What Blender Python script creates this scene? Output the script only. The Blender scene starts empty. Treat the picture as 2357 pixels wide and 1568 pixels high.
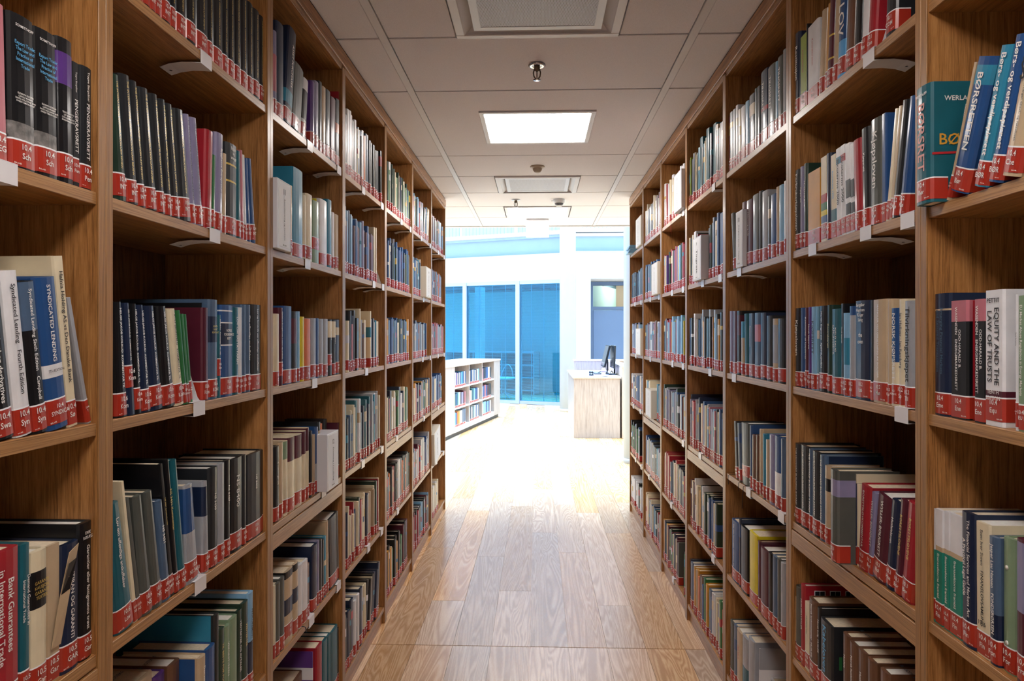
import bpy, math, random
from mathutils import Matrix, Vector
random.seed(7)
C = bpy.context.scene.collection
PI = math.pi

# ------------------------------------------------------------------ camera, sky, exposure
F = 1605.0            # focal length in pixels of a 2357 px wide frame
VX, VY = 1237.0, 770.0
CX = 1178.5
CAMZ = 1.487
YAW = math.atan((VX - CX) / F)
cs, sn = math.cos(YAW), math.sin(YAW)
cd = bpy.data.cameras.new('camera')
cam = bpy.data.objects.new('camera', cd); C.objects.link(cam)
cam.location = (0, 0, CAMZ); cam.rotation_euler = (PI / 2, 0, YAW)
cd.sensor_width = 36.0; cd.lens = 36.0 * F / 2357.0
cd.shift_y = -(784.0 - VY) / 2357.0
cd.clip_start = 0.02; cd.clip_end = 200
bpy.context.scene.camera = cam
sc = bpy.context.scene
sc.view_settings.view_transform = 'Standard'; sc.view_settings.look = 'None'
sc.view_settings.gamma = 1.0; sc.view_settings.use_curve_mapping = False
sc.view_settings.exposure = 0.0
SKY = 2.6             # overcast daylight over the open atrium
PANEL = 25.0          # ceiling light panels
world = bpy.data.worlds.new('World'); sc.world = world; world.use_nodes = True
bg = world.node_tree.nodes['Background']
bg.inputs[0].default_value = (0.56, 0.78, 1.0, 1); bg.inputs[1].default_value = SKY

sl = bpy.data.lights.new('daylight', 'SUN'); sl.energy = 29.0; sl.angle = math.radians(58); sl.color = (.54, .78, 1.0)
so = bpy.data.objects.new('daylight', sl); C.objects.link(so); so.rotation_euler = (math.radians(-13), 0, 0); so.location = (0, 12, 8)

# ------------------------------------------------------------------ colour + materials
def lin(h):
    h = h.lstrip('#'); out = []
    for i in (0, 2, 4):
        v = int(h[i:i+2], 16) / 255.0
        out.append(v / 12.92 if v <= 0.04045 else ((v + 0.055) / 1.055) ** 2.4)
    return tuple(out)
class NT:
    def __init__(s, name):
        s.m = bpy.data.materials.new(name); s.m.use_nodes = True
        s.t = s.m.node_tree; s.b = s.t.nodes['Principled BSDF']
    def n(s, typ, **kw):
        nd = s.t.nodes.new(typ)
        for k, v in kw.items(): setattr(nd, k, v)
        return nd
    def l(s, a, b): s.t.links.new(a, b)
def plain(name, hexc, rough=0.5, coat=0.0, metal=0.0, var=0.0, scale=30.0, bump=0.0, spec=0.5):
    N = NT(name); b = N.b; c = lin(hexc)
    b.inputs['Base Color'].default_value = (*c, 1); b.inputs['Roughness'].default_value = rough
    b.inputs['Metallic'].default_value = metal; b.inputs['Coat Weight'].default_value = coat
    b.inputs['Coat Roughness'].default_value = 0.15; b.inputs['Specular IOR Level'].default_value = spec
    if var or bump:
        tc = N.n('ShaderNodeTexCoord'); no = N.n('ShaderNodeTexNoise'); no.inputs['Scale'].default_value = scale
        no.inputs['Detail'].default_value = 4
        N.l(tc.outputs['Object'], no.inputs['Vector'])
        if var:
            r = N.n('ShaderNodeValToRGB'); e = r.color_ramp.elements
            e[0].position = .3; e[1].position = .7
            e[0].color = (*[x * (1 - var) for x in c], 1); e[1].color = (*[min(1, x * (1 + var)) for x in c], 1)
            N.l(no.outputs['Fac'], r.inputs['Fac']); N.l(r.outputs['Color'], b.inputs['Base Color'])
        if bump:
            bp = N.n('ShaderNodeBump'); bp.inputs['Strength'].default_value = bump; bp.inputs['Distance'].default_value = .002
            N.l(no.outputs['Fac'], bp.inputs['Height']); N.l(bp.outputs['Normal'], b.inputs['Normal'])
    return N.m
def emit(name, hexc, s):
    N = NT(name); N.b.inputs['Base Color'].default_value = (*lin(hexc), 1)
    N.b.inputs['Emission Color'].default_value = (*lin(hexc), 1); N.b.inputs['Emission Strength'].default_value = s
    return N.m
def wood(name, stretch, dark, mid, light, rough=0.42, coat=0.15, rnd=0.0, ring=9.0, fine=1.0, rw=.42, nw=1.0, dist=.6):
    """oak veneer: stretch = scale vector, smallest along the grain"""
    N = NT(name); b = N.b
    tc = N.n('ShaderNodeTexCoord'); mp = N.n('ShaderNodeMapping'); mp.inputs['Scale'].default_value = stretch
    oi = N.n('ShaderNodeObjectInfo'); mul = N.n('ShaderNodeMath', operation='MULTIPLY'); mul.inputs[1].default_value = 37.0
    N.l(oi.outputs['Random'], mul.inputs[0])
    add = N.n('ShaderNodeVectorMath', operation='ADD'); N.l(tc.outputs['Object'], mp.inputs['Vector'])
    N.l(mp.outputs['Vector'], add.inputs[0]); N.l(mul.outputs[0], add.inputs[1])
    n1 = N.n('ShaderNodeTexNoise'); n1.inputs['Scale'].default_value = 1.0; n1.inputs['Detail'].default_value = 3; n1.inputs['Distortion'].default_value = dist
    N.l(add.outputs[0], n1.inputs['Vector'])
    k = N.n('ShaderNodeMath', operation='MULTIPLY'); k.inputs[1].default_value = ring
    N.l(n1.outputs['Fac'], k.inputs[0])
    fr = N.n('ShaderNodeMath', operation='PINGPONG'); fr.inputs[1].default_value = 0.5
    N.l(k.outputs[0], fr.inputs[0])
    sc2 = N.n('ShaderNodeVectorMath', operation='SCALE'); sc2.inputs['Scale'].default_value = 7.0 * fine
    N.l(add.outputs[0], sc2.inputs[0])
    n2 = N.n('ShaderNodeTexNoise'); n2.inputs['Scale'].default_value = 1.0; n2.inputs['Detail'].default_value = 5; n2.inputs['Roughness'].default_value = .7
    N.l(sc2.outputs[0], n2.inputs['Vector'])
    mx = N.n('ShaderNodeMath', operation='MULTIPLY_ADD'); mx.inputs[1].default_value = rw
    nn = N.n('ShaderNodeMath', operation='MULTIPLY'); nn.inputs[1].default_value = nw; N.l(n2.outputs['Fac'], nn.inputs[0])
    N.l(fr.outputs[0], mx.inputs[0]); N.l(nn.outputs[0], mx.inputs[2])
    r = N.n('ShaderNodeValToRGB'); e = r.color_ramp.elements
    e[0].position = .36; e[0].color = (*lin(dark), 1); e[1].position = .86; e[1].color = (*lin(light), 1)
    m = e.new(.58); m.color = (*lin(mid), 1)
    N.l(mx.outputs[0], r.inputs['Fac'])
    hs = N.n('ShaderNodeHueSaturation'); N.l(r.outputs['Color'], hs.inputs['Color'])
    mr = N.n('ShaderNodeMapRange'); mr.inputs['To Min'].default_value = 1 - rnd; mr.inputs['To Max'].default_value = 1 + rnd
    N.l(oi.outputs['Random'], mr.inputs['Value']); N.l(mr.outputs['Result'], hs.inputs['Value'])
    ms = N.n('ShaderNodeMapRange'); ms.inputs['To Min'].default_value = 1 + rnd * .8; ms.inputs['To Max'].default_value = 1 - rnd * 1.6
    fx = N.n('ShaderNodeMath', operation='FRACT'); fm = N.n('ShaderNodeMath', operation='MULTIPLY'); fm.inputs[1].default_value = 17.3
    N.l(oi.outputs['Random'], fm.inputs[0]); N.l(fm.outputs[0], fx.inputs[0]); N.l(fx.outputs[0], ms.inputs['Value'])
    N.l(ms.outputs['Result'], hs.inputs['Saturation'])
    N.l(hs.outputs['Color'], b.inputs['Base Color'])
    b.inputs['Roughness'].default_value = rough; b.inputs['Coat Weight'].default_value = coat; b.inputs['Coat Roughness'].default_value = .22
    bp = N.n('ShaderNodeBump'); bp.inputs['Strength'].default_value = .15; bp.inputs['Distance'].default_value = .001
    N.l(n2.outputs['Fac'], bp.inputs['Height']); N.l(bp.outputs['Normal'], b.inputs['Normal'])
    return N.m
OD, OM, OL = '#6d4722', '#a06d3b', '#bf8c55'
M = {}
M['oak_v'] = wood('oak_vertical', (22, 22, .9), OD, OM, OL, fine=2.6, ring=7)
M['oak_h'] = wood('oak_horizontal', (22, .9, 22), OD, OM, OL)
M['oak_edge'] = wood('oak_edge', (60, 1.2, 60), '#7d5531', '#a07243', '#b68a59')
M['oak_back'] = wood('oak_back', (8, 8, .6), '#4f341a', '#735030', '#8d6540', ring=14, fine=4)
M['floor'] = wood('floor_oak', (6, .42, 6), '#bd9062', '#d6ac7f', '#e6c79f', rough=.26, coat=.35, rnd=.19, ring=26, fine=9, rw=.75, nw=.62, dist=.9)
M['ash'] = wood('pale_ash', (16, 16, .7), '#9b8d86', '#b3a59e', '#c2b6b0', rough=.4)
M['ash_h'] = wood('pale_ash_h', (16, .7, 16), '#b5a396', '#c8b8ac', '#d6c8bc', rough=.35)
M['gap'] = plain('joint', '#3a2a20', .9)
M['tile'] = plain('ceiling_board', '#dedbe0', .95, var=.06, scale=260, bump=.25)
M['rail'] = plain('white_rail', '#d5d3d6', .45)
M['metalwhite'] = plain('white_enamel', '#dcd9dc', .38, coat=.2, var=.02, scale=8)
M['white'] = plain('white_paint', '#eef1f5', .7, var=.02, scale=3)
M['paleblue'] = plain('pale_blue_paint', '#93accd', .6, var=.02, scale=3)
M['awhite'] = plain('atrium_white', '#c6c8cc', .7, var=.02, scale=3)
M['colw'] = plain('column_paint', '#b0bccd', .6, var=.02, scale=3)
M['bluegrey'] = plain('blue_grey_lacquer', '#5a6f90', .45, var=.02, scale=3)
M['frame'] = plain('window_frame', '#a4b2c8', .4)
M['dark'] = plain('dark_plastic', '#171b22', .4)
M['chrome'] = plain('chrome', '#b9b9bd', .22, metal=1)
M['grey'] = plain('mid_grey', '#6f737a', .5)
M['page'] = plain('paper', '#d9cbb2', .85, var=.10, scale=140)
M['pagew'] = plain('white_paper', '#dedcd6', .85, var=.06, scale=140)
M['label'] = plain('red_label', '#aa2e1e', .42, coat=.35, var=.05, scale=20)
M['lightpanel'] = emit('light_panel', '#fff8f2', PANEL)
PAL = {'k': ('black', '#0f0f13'), 'n': ('navy', '#15233f'), 'b': ('blue', '#214a80'), 's': ('pale blue', '#7fb0d4'),
 'c': ('turquoise', '#2c7f9e'), 't': ('teal', '#175a68'), 'g': ('green', '#2c6d3d'), 'l': ('lime green', '#93a82c'),
 'G': ('sage green', '#7e9679'), 'r': ('red', '#a01f2c'), 'm': ('maroon', '#4f1528'), 'p': ('purple', '#54307c'),
 'P': ('pink', '#b86c78'), 'o': ('orange', '#cf6a33'), 'y': ('yellow', '#dcc822'), 'Y': ('mustard', '#c88c28'),
 'e': ('cream', '#ddd0b2'), 'w': ('white', '#dedee2'), 'a': ('light grey', '#9c9fa6'), 'A': ('grey', '#50534f'),
 'x': ('charcoal', '#202327'), 'B': ('brown', '#664430'), 'T': ('beige', '#bda688'), 'q': ('slate blue', '#4a607c'),
 'v': ('lilac grey', '#8580a2'), 'd': ('dark green', '#1c3428'), 'O': ('gold', '#c9a94a'), 'z': ('sea green', '#12806e'), 'Q': ('light blue', '#5aa6e0')}
CM = {}
for k_, (nm_, hx_) in PAL.items():
    CM[k_] = plain('cover_' + nm_.replace(' ', '_'), hx_, .5, coat=.30, var=.09, scale=18, spec=.3)

# ------------------------------------------------------------------ mesh helpers
class MB:
    def __init__(s): s.v = []; s.f = []; s.mi = []; s.sm = []
    def add(s, vs, fs, mi=0, smooth=False):
        o = len(s.v); s.v += [tuple(v) for v in vs]
        s.f += [tuple(i + o for i in f) for f in fs]; s.mi += [mi] * len(fs); s.sm += [smooth] * len(fs)
        return s
    def box(s, x0, x1, y0, y1, z0, z1, mi=0):
        v = [(x0,y0,z0),(x1,y0,z0),(x1,y1,z0),(x0,y1,z0),(x0,y0,z1),(x1,y0,z1),(x1,y1,z1),(x0,y1,z1)]
        return s.add(v, [(0,3,2,1),(4,5,6,7),(0,1,5,4),(1,2,6,5),(2,3,7,6),(3,0,4,7)], mi)
    def bev(s, x0, x1, y0, y1, z0, z1, r=.0015, mi=0):
        """box with chamfered edges along all 12 edges"""
        vs = []; idx = {}
        X = (x0, x1); Y = (y0, y1); Z = (z0, z1); d = (r, -r)
        for i in (0, 1):
            for j in (0, 1):
                for k in (0, 1):
                    for a in range(3):
                        p = [X[i] + d[i], Y[j] + d[j], Z[k] + d[k]]
                        p[a] = (X[i], Y[j], Z[k])[a]
                        idx[(i, j, k, a)] = len(vs); vs.append(tuple(p))
        g = lambda i, j, k, a: idx[(i, j, k, a)]
        fs = []
        for a in range(3):
            o = [b for b in range(3) if b != a]
            for e in (0, 1):
                q = []
                for (u, w) in ((0,0),(1,0),(1,1),(0,1)):
                    t = [0, 0, 0]; t[a] = e; t[o[0]] = u; t[o[1]] = w; q.append(g(*t, a))
                if (e == 1) == (a == 1): q.reverse()
                fs.append(tuple(q))
        for a in range(3):   # edge chamfers running along axis a
            o = [b for b in range(3) if b != a]
            for u in (0, 1):
                for w in (0, 1):
                    t0 = [0,0,0]; t1 = [0,0,0]; t0[a] = 0; t1[a] = 1
                    for t in (t0, t1): t[o[0]] = u; t[o[1]] = w
                    fs.append((g(*t0, o[0]), g(*t1, o[0]), g(*t1, o[1]), g(*t0, o[1])))
        for i in (0, 1):
            for j in (0, 1):
                for k in (0, 1): fs.append((g(i,j,k,0), g(i,j,k,1), g(i,j,k,2)))
        return s.add(vs, fs, mi)
    def prism(s, pts, ax, a0, a1, mi=0):
        """polygon pts (2-D) extruded along axis ax (0,1,2)"""
        n = len(pts)
        def P(p, a):
            q = list(p); q.insert(ax, a); return tuple(q)
        v = [P(p, a0) for p in pts] + [P(p, a1) for p in pts]
        f = [tuple(range(n))[::-1], tuple(range(n, 2*n))] + [(i, (i+1) % n, n + (i+1) % n, n + i) for i in range(n)]
        return s.add(v, f, mi)
    def lathe(s, prof, c=(0,0,0), n=24, mi=0):
        v = []; f = []
        for (r, z) in prof:
            for i in range(n):
                a = 2*PI*i/n; v.append((c[0] + r*math.cos(a), c[1] + r*math.sin(a), c[2] + z))
        for j in range(len(prof) - 1):
            for i in range(n):
                f.append((j*n+i, j*n+(i+1) % n, (j+1)*n+(i+1) % n, (j+1)*n+i))
        f.append(tuple(range(n))[::-1]); f.append(tuple(range((len(prof)-1)*n, len(prof)*n)))
        return s.add(v, f, mi, True)
    def tube(s, pts, r, n=6, mi=0):
        v = []; f = []; P = [Vector(p) for p in pts]
        for i, p in enumerate(P):
            d = (P[min(i+1, len(P)-1)] - P[max(i-1, 0)]).normalized()
            a = d.orthogonal().normalized(); b = d.cross(a)
            rr = r[i] if isinstance(r, (list, tuple)) else r
            if i and abs(a.dot(pa)) < .999:
                a = (pa - d * pa.dot(d)).normalized(); b = d.cross(a)
            pa = a
            for k in range(n):
                t = 2*PI*k/n; q = p + a*math.cos(t)*rr + b*math.sin(t)*rr; v.append(tuple(q))
        for i in range(len(P)-1):
            for k in range(n): f.append((i*n+k, i*n+(k+1) % n, (i+1)*n+(k+1) % n, (i+1)*n+k))
        f.append(tuple(range(n))[::-1]); f.append(tuple(range((len(P)-1)*n, len(P)*n)))
        return s.add(v, f, mi, True)
    def mesh(s, name, mats):
        me = bpy.data.meshes.new(name); me.from_pydata(s.v, [], s.f)
        for m in (mats if isinstance(mats, (list, tuple)) else [mats]): me.materials.append(m)
        if any(s.mi): me.polygons.foreach_set('material_index', s.mi)
        if any(s.sm): me.polygons.foreach_set('use_smooth', s.sm)
        me.update(); return me
def link(name, me, parent=None, loc=None):
    o = bpy.data.objects.new(name, me); C.objects.link(o)
    if parent is not None: o.parent = parent
    if loc is not None: o.location = loc
    return o
def part(name, mb, mat, parent, label=None, stuff=False):
    o = link(name, mb.mesh(name, mat), parent)
    if label: o['label'] = label
    if stuff: o['kind'] = 'stuff'
    return o
def tag(o, label, cat, group=None):
    o['label'] = label; o['category'] = cat
    if group: o['group'] = group
    return o
def thing(name, label, cat, loc=(0,0,0), rz=0, group=None):
    o = link(name, None, None, loc); o.rotation_euler = (0, 0, rz); o.empty_display_size = .05
    return tag(o, label, cat, group)
def struct(name, mb, mat, parent=None):
    o = link(name, mb.mesh(name, mat), parent)
    if parent is None: o['kind'] = 'structure'
    return o

# where a pixel of the photograph lies in the room
def ray(px):
    xc = (px - CX) / F
    return (xc * cs - sn, xc * sn + cs)
def depth_of(X, Y): return -X * sn + Y * cs
def y_on_side(px, X):
    dx, dy = ray(px); return X * dy / dx
def z_at(py, X, Y): return CAMZ + (VY - py) * depth_of(X, Y) / F
def px_of(X, Y): return CX + F * (X * cs + Y * sn) / depth_of(X, Y)

# text meshes (built-in font), one mesh per string
TXT = {}; TREQ = []
def text_mesh(s, mat):
    key = (s, mat.name)
    if key in TXT: return TXT[key]
    cu = bpy.data.curves.new('t', 'FONT'); cu.body = s; cu.size = 1.0; cu.resolution_u = 2; cu.space_line = 1.1; cu.offset = .012
    cu.align_x = 'CENTER'; cu.align_y = 'CENTER'
    ob = bpy.data.objects.new('t', cu)
    C.objects.link(ob)
    dg = bpy.context.evaluated_depsgraph_get()
    me = bpy.data.meshes.new_from_object(ob.evaluated_get(dg))
    me.materials.clear(); me.materials.append(mat)
    C.objects.unlink(ob); bpy.data.objects.remove(ob); bpy.data.curves.remove(cu)
    xs = [v.co.x for v in me.vertices] or [0, 1]; ys = [v.co.y for v in me.vertices] or [0, 1]
    TXT[key] = (me, max(xs) - min(xs), max(ys) - min(ys), (max(xs)+min(xs))/2, (max(ys)+min(ys))/2)
    return TXT[key]
AX = {'v': ((0,0,-1), (1,0,0), (0,-1,0)), 'h': ((1,0,0), (0,0,1), (0,-1,0)), 'u': ((0,0,1), (-1,0,0), (0,-1,0)),
      'R': ((0,1,0), (0,0,1), (1,0,0)), 'L': ((0,-1,0), (0,0,1), (-1,0,0)),
      'T': ((1,0,0), (0,1,0), (0,0,1))}
def put_text(name, s, mat, parent, pos, size=None, maxw=None, maxh=None, ax='h', wide=1.0, tilt=0.0):
    me, w, h, ox, oy = text_mesh(s, mat)
    k = size or 1e9
    if maxw: k = min(k, maxw / max(w * wide, 1e-6))
    if maxh: k = min(k, maxh / max(h, 1e-6))
    x, y, z = [Vector(a) for a in AX[ax]]
    if tilt: x = Vector((tilt, 0, -1)); y = Vector((1, 0, tilt))
    p = Vector(pos) - x * ox * k * wide - y * oy * k
    m = Matrix.Identity(4)
    for i in range(3):
        m[i][0] = x[i] * k * wide; m[i][1] = y[i] * k; m[i][2] = z[i] * k; m[i][3] = p[i]
    o = link(name, me, parent); o.matrix_local = m
    return o
TM = {'w': plain('ink_white', '#e8e6e2', .6), 'k': plain('ink_black', '#1b1b1e', .6), 'y': plain('ink_gold', '#d6bb62', .35, metal=.4),
      'b': plain('ink_light_blue', '#57a7d8', .6), 'p': plain('ink_pink', '#d9a29c', .6), 'r': plain('ink_red', '#b0242a', .6), 'o': plain('ink_orange', '#d39a33', .6)}
# ------------------------------------------------------------------ the room
WL, WR = .784, .777           # aisle half widths
CEIL = CAMZ + 1.156
ATR = 7.42                    # where the low ceiling ends
# floor with its planks
fb = MB(); fb.box(-6.5, 6.5, -3, 19, -.12, -.006)
floor = struct('floor', fb, M['floor'])
G = .0009
def plank(c0, y0, y1, xa=None, xb=None):
    x0 = -.0375 + .1835 * c0; x1 = x0 + .1835
    if xa is not None: x0 = max(x0, xa)
    mb = MB(); cx, cy = (x0 + x1) / 2, (y0 + y1) / 2
    mb.box(x0 + G - cx, x1 - G - cx, y0 + G - cy, y1 - G - cy, -.008, 0)
    return link('plank', mb.mesh('plank', M['floor']), floor, (cx, cy, 0))
ends = {-5: [4.1, 5.6], -4: [4.84, 6.3], -3: [3.88, 5.87], -2: [4.66, 6.2], -1: [4.04, 6.03], 0: [5.24, 6.7], 1: [4.76, 6.1],
        2: [3.84, 5.83], 3: [5.24, 6.49], 4: [4.4, 6.2]}
for c0 in range(-5, 5):
    ys = [1.3, 3.318]; plank(c0, *ys)
    seq = [3.322] + ends[c0]
    y = seq[-1]
    while y < 14.4:
        y += random.choice((1.3, 1.6, 1.9, 2.2)); seq.append(min(y, 15.2))
    for a, b in zip(seq, seq[1:]): plank(c0, a, b)
for c0 in list(range(-13, -5)) + list(range(5, 11)):
    y = 5.98 + random.random() * .6; seq = [5.98, y]
    if y - 5.98 < .25: seq = [5.98]
    while seq[-1] < 14.4: seq.append(min(15.2, seq[-1] + random.choice((1.5, 1.9, 2.2))))
    for a, b in zip(seq, seq[1:]): plank(c0, a, b)
# ceiling: dark void above, boards as parts, white rails between them
cb = MB(); cb.box(-3.6, 3.6, -3, ATR, CEIL + .03, CEIL + .35)
ceiling = struct('ceiling', cb, M['gap'])
rows = [-2.68, -2.08, -1.48, -.885, -.287, .311, .909, 1.507, 2.107, 2.705, 3.301, 4.498, 5.089, 5.683, 6.29, 6.897, 7.42]
cols = [-3.6, -1.8, -.6, .6, 1.8, 3.6]
g = .006
def tile(x0, x1, y0, y1, hole=None):
    mb = MB(); cx, cy = (x0+x1)/2, (y0+y1)/2
    if not hole: mb.bev(x0-cx, x1-cx, y0-cy, y1-cy, CEIL, CEIL+.018, .002)
    else:
        a, b, c, d = hole
        for q in ((x0, a, y0, y1), (b, x1, y0, y1), (a, b, y0, c), (a, b, d, y1)):
            mb.box(q[0]-cx, q[1]-cx, q[2]-cy, q[3]-cy, CEIL, CEIL+.018)
    return link('ceiling_tile', mb.mesh('ceiling_tile', M['tile']), ceiling, (cx, cy, 0))
AC = {2.107: .318, 5.089: .318}; LP = {6.29: .31, .311: .31, -2.08: .31}
for r0, r1 in zip(rows, rows[1:]):
    for c0, c1 in zip(cols, cols[1:]):
        a, b = c0 + .0185, c1 - .0185; y0, y1 = r0 + g, r1 - g
        if c0 == -.6 and (r0 in AC or r0 in LP):
            h = AC.get(r0) or LP.get(r0)
            tile(a, -h, y0, y1); tile(h, b, y0, y1)
        elif c0 == -.6 and r0 == 3.301: tile(a, b, y0, y1, (-.305, .305, 3.60, 4.21))
        else: tile(a, b, y0, y1)
for x in (-1.8, -.6, .6, 1.8):
    mb = MB(); mb.box(x-.0155, x+.0155, -2.9, ATR+.002, CEIL-.003, CEIL+.02)
    struct('ceiling_rail', mb, M['rail'], ceiling)
mb = MB(); mb.box(-3.6, 3.6, ATR, ATR+.03, CEIL-.012, CEIL+.55); e1 = struct('trim_1', mb, M['white'])
# light panels
def light_panel(y0, y1, label, hx=.305):
    t = thing('ceiling_light', label, 'ceiling light', (0, (y0+y1)/2, CEIL), 0, 'square light panels in the tiled ceiling')
    hy = (y1-y0)/2; w = .026
    mb = MB()
    for q in ((-hx, hx, -hy, -hy+w), (-hx, hx, hy-w, hy), (-hx, -hx+w, -hy+w, hy-w), (hx-w, hx, -hy+w, hy-w)):
        mb.bev(q[0], q[1], q[2], q[3], -.008, .02, .002)
    part('frame', mb, M['rail'], t)
    d = MB(); d.box(-hx+w, hx-w, -hy+w, hy-w, .004, .012); part('diffuser', d, M['lightpanel'], t)
light_panel(3.605, 4.205, 'bright square light panel in ceiling, nearer of the two glowing panels')
light_panel(6.30, 6.89, 'bright square light panel farther down the ceiling, near exit sign', .30)
light_panel(.32, .90, 'square ceiling light panel overhead, just above the camera position', .30)
light_panel(-2.07, -1.49, 'square ceiling light panel behind the camera', .30)
# perforated air vents
def perf(name):
    N = NT(name); tc = N.n('ShaderNodeTexCoord'); mp = N.n('ShaderNodeMapping')
    mp.inputs['Rotation'].default_value = (0, 0, PI/4); mp.inputs['Scale'].default_value = (140, 140, 140)
    N.l(tc.outputs['Object'], mp.inputs['Vector'])
    fr = N.n('ShaderNodeVectorMath', operation='FRACTION'); N.l(mp.outputs['Vector'], fr.inputs[0])
    sub = N.n('ShaderNodeVectorMath', operation='SUBTRACT'); sub.inputs[1].default_value = (.5, .5, 0)
    N.l(fr.outputs[0], sub.inputs[0])
    sp = N.n('ShaderNodeSeparateXYZ'); N.l(sub.outputs[0], sp.inputs[0]); cb_ = N.n('ShaderNodeCombineXYZ')
    N.l(sp.outputs[0], cb_.inputs[0]); N.l(sp.outputs[1], cb_.inputs[1])
    ln = N.n('ShaderNodeVectorMath', operation='LENGTH'); N.l(cb_.outputs[0], ln.inputs[0])
    gt = N.n('ShaderNodeMath', operation='GREATER_THAN'); gt.inputs[1].default_value = .29; N.l(ln.outputs['Value'], gt.inputs[0])
    r = N.n('ShaderNodeMixRGB'); r.inputs[1].default_value = (*lin('#26242a'), 1); r.inputs[2].default_value = (*lin('#c9ccda'), 1)
    N.l(gt.outputs[0], r.inputs[0]); N.l(r.outputs[0], N.b.inputs['Base Color']); N.b.inputs['Roughness'].default_value = .5
    return N.m
M['perf'] = perf('perforated_sheet')
M['ventwhite'] = plain('vent_white', '#ccd0dc', .4)
def vent(yc, label):
    t = thing('air_vent', label, 'air vent', (0, yc, CEIL), 0, 'square air vents in the tiled ceiling')
    h = .312; mb = MB()
    for q in ((-h, h, -h+.012, -h+.045), (-h, h, h-.045, h-.012), (-h, -h+.035, -h+.045, h-.045), (h-.035, h, -h+.045, h-.045)):
        mb.bev(q[0], q[1], q[2], q[3], -.012, .02, .003)
    part('outer_frame', mb, M['rail'], t)
    b = MB(); a0, z0, a1, z1 = .277, -.008, .232, .030       # sloping throat
    ring = lambda a, z: [(-a,-a,z),(a,-a,z),(a,a,z),(-a,a,z)]
    b.add(ring(a0, z0) + ring(a1, z1), [(0,1,5,4),(1,2,6,5),(2,3,7,6),(3,0,4,7)]); part('throat', b, M['rail'], t)
    c = MB()
    for q in ((-.24, .24, -.24, -.212), (-.24, .24, .212, .24), (-.24, -.212, -.212, .212), (.212, .24, -.212, .212)):
        c.box(q[0], q[1], q[2], q[3], -.006, .0)
    part('grille_frame', c, M['ventwhite'], t)
    p = MB(); p.box(-.213, .213, -.213, .213, -.0045, -.001); part('grille', p, M['perf'], t)
vent(2.395, 'large square air vent with perforated grille, nearest the camera')
vent(5.385, 'small looking square air vent between the two light panels')
# sprinklers and detectors
def sprinkler(x, y, label):
    t = thing('sprinkler', label, 'sprinkler', (x, y, CEIL), 0, 'ceiling sprinkler heads')
    a = MB(); a.lathe([(.012, -.001), (.037, -.001), (.038, -.004), (.028, -.009), (.02, -.006), (.012, -.003)]); part('collar', a, M['chrome'], t)
    b = MB(); b.lathe([(.013, 0), (.013, -.022), (.009, -.026), (.004, -.03)], n=14)
    for s in (-1, 1):
        b.tube([(s*.011, 0, -.02), (s*.015, 0, -.034), (s*.013, 0, -.05), (s*.004, 0, -.062)], .0028)
    b.tube([(0, 0, -.028), (0, 0, -.062)], .0022); part('frame', b, plain('bronze', '#6d5f52', .35, metal=.8), t)
    c = MB(); c.lathe([(.003, -.060), (.016, -.064), (.017, -.066), (.003, -.067)], n=16); part('deflector', c, M['chrome'], t)
sprinkler(-.002, 2.99, 'metal sprinkler head in front of the nearer bright light panel')
sprinkler(-.185, 5.98, 'small sprinkler head left of the white smoke detector, near far panel')
t = thing('smoke_detector', 'beige dome detector on ceiling between light panel and far vent', 'detector', (0, 4.80, CEIL))
a = MB(); a.lathe([(.05, 0), (.05, -.006), (.044, -.010), (.03, -.016)]); part('base_plate', a, plain('beige_plastic', '#b5a692', .5), t)
a = MB(); a.lathe([(.032, -.012), (.031, -.025), (.022, -.040), (.010, -.045)]); part('sensor_dome', a, plain('beige_dome', '#a79885', .5), t)
t = thing('smoke_detector', 'white round smoke detector right of the small sprinkler head', 'detector', (.185, 5.98, CEIL))
a = MB(); a.lathe([(.048, 0), (.050, -.004), (.048, -.030), (.045, -.034)]); part('base_plate', a, M['white'], t)
a = MB(); a.lathe([(.038, -.034), (.034, -.046), (.026, -.052)]);
part('vent_ring', a, M['grey'], t)
a = MB(); a.lathe([(.030, -.052), (.026, -.058), (.01, -.060)]); part('cap', a, M['white'], t)
a = MB(); a.tube([(-.05, 0, -.012), (-.068, 0, -.012)], .004); part('indicator_stub', a, M['white'], t)
# exit sign
t = thing('exit_sign', 'glowing blank white sign box hanging from the far ceiling edge', 'exit sign', (0, 7.0, CEIL))
a = MB(); a.bev(-.112, .112, -.03, .03, -.042, -.002, .003); part('housing', a, M['white'], t)
a = MB(); a.bev(-.114, .114, -.012, .012, -.182, -.046, .003); part('panel', a, emit('sign_glow', '#f4fbff', 1.6), t)

# shell behind and beside the bookcases
mb = MB(); mb.box(-3.75, -3.6, -3, ATR, 0, 3.0); struct('wall_left', mb, M['white'])
mb = MB(); mb.box(3.6, 3.75, -3, ATR, 0, 3.0); struct('wall_right', mb, M['white'])
mb = MB(); mb.box(-3.75, 3.75, -3.15, -3, 0, 3.0); struct('wall_back', mb, M['white'])
mb = MB(); mb.box(-6.65, -6.5, ATR, 19, 0, 6.5); mb.box(6.5, 6.65, ATR, 19, 0, 6.5)
mb.box(-6.65, -3.6, ATR-.02, ATR+.1, 0, 6.5); mb.box(3.6, 6.65, ATR-.02, ATR+.1, 0, 6.5); mb.box(-3.6, 3.6, ATR+.03, ATR+.1, CEIL+.3, 6.5)
struct('wall_atrium', mb, M['white'])

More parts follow.
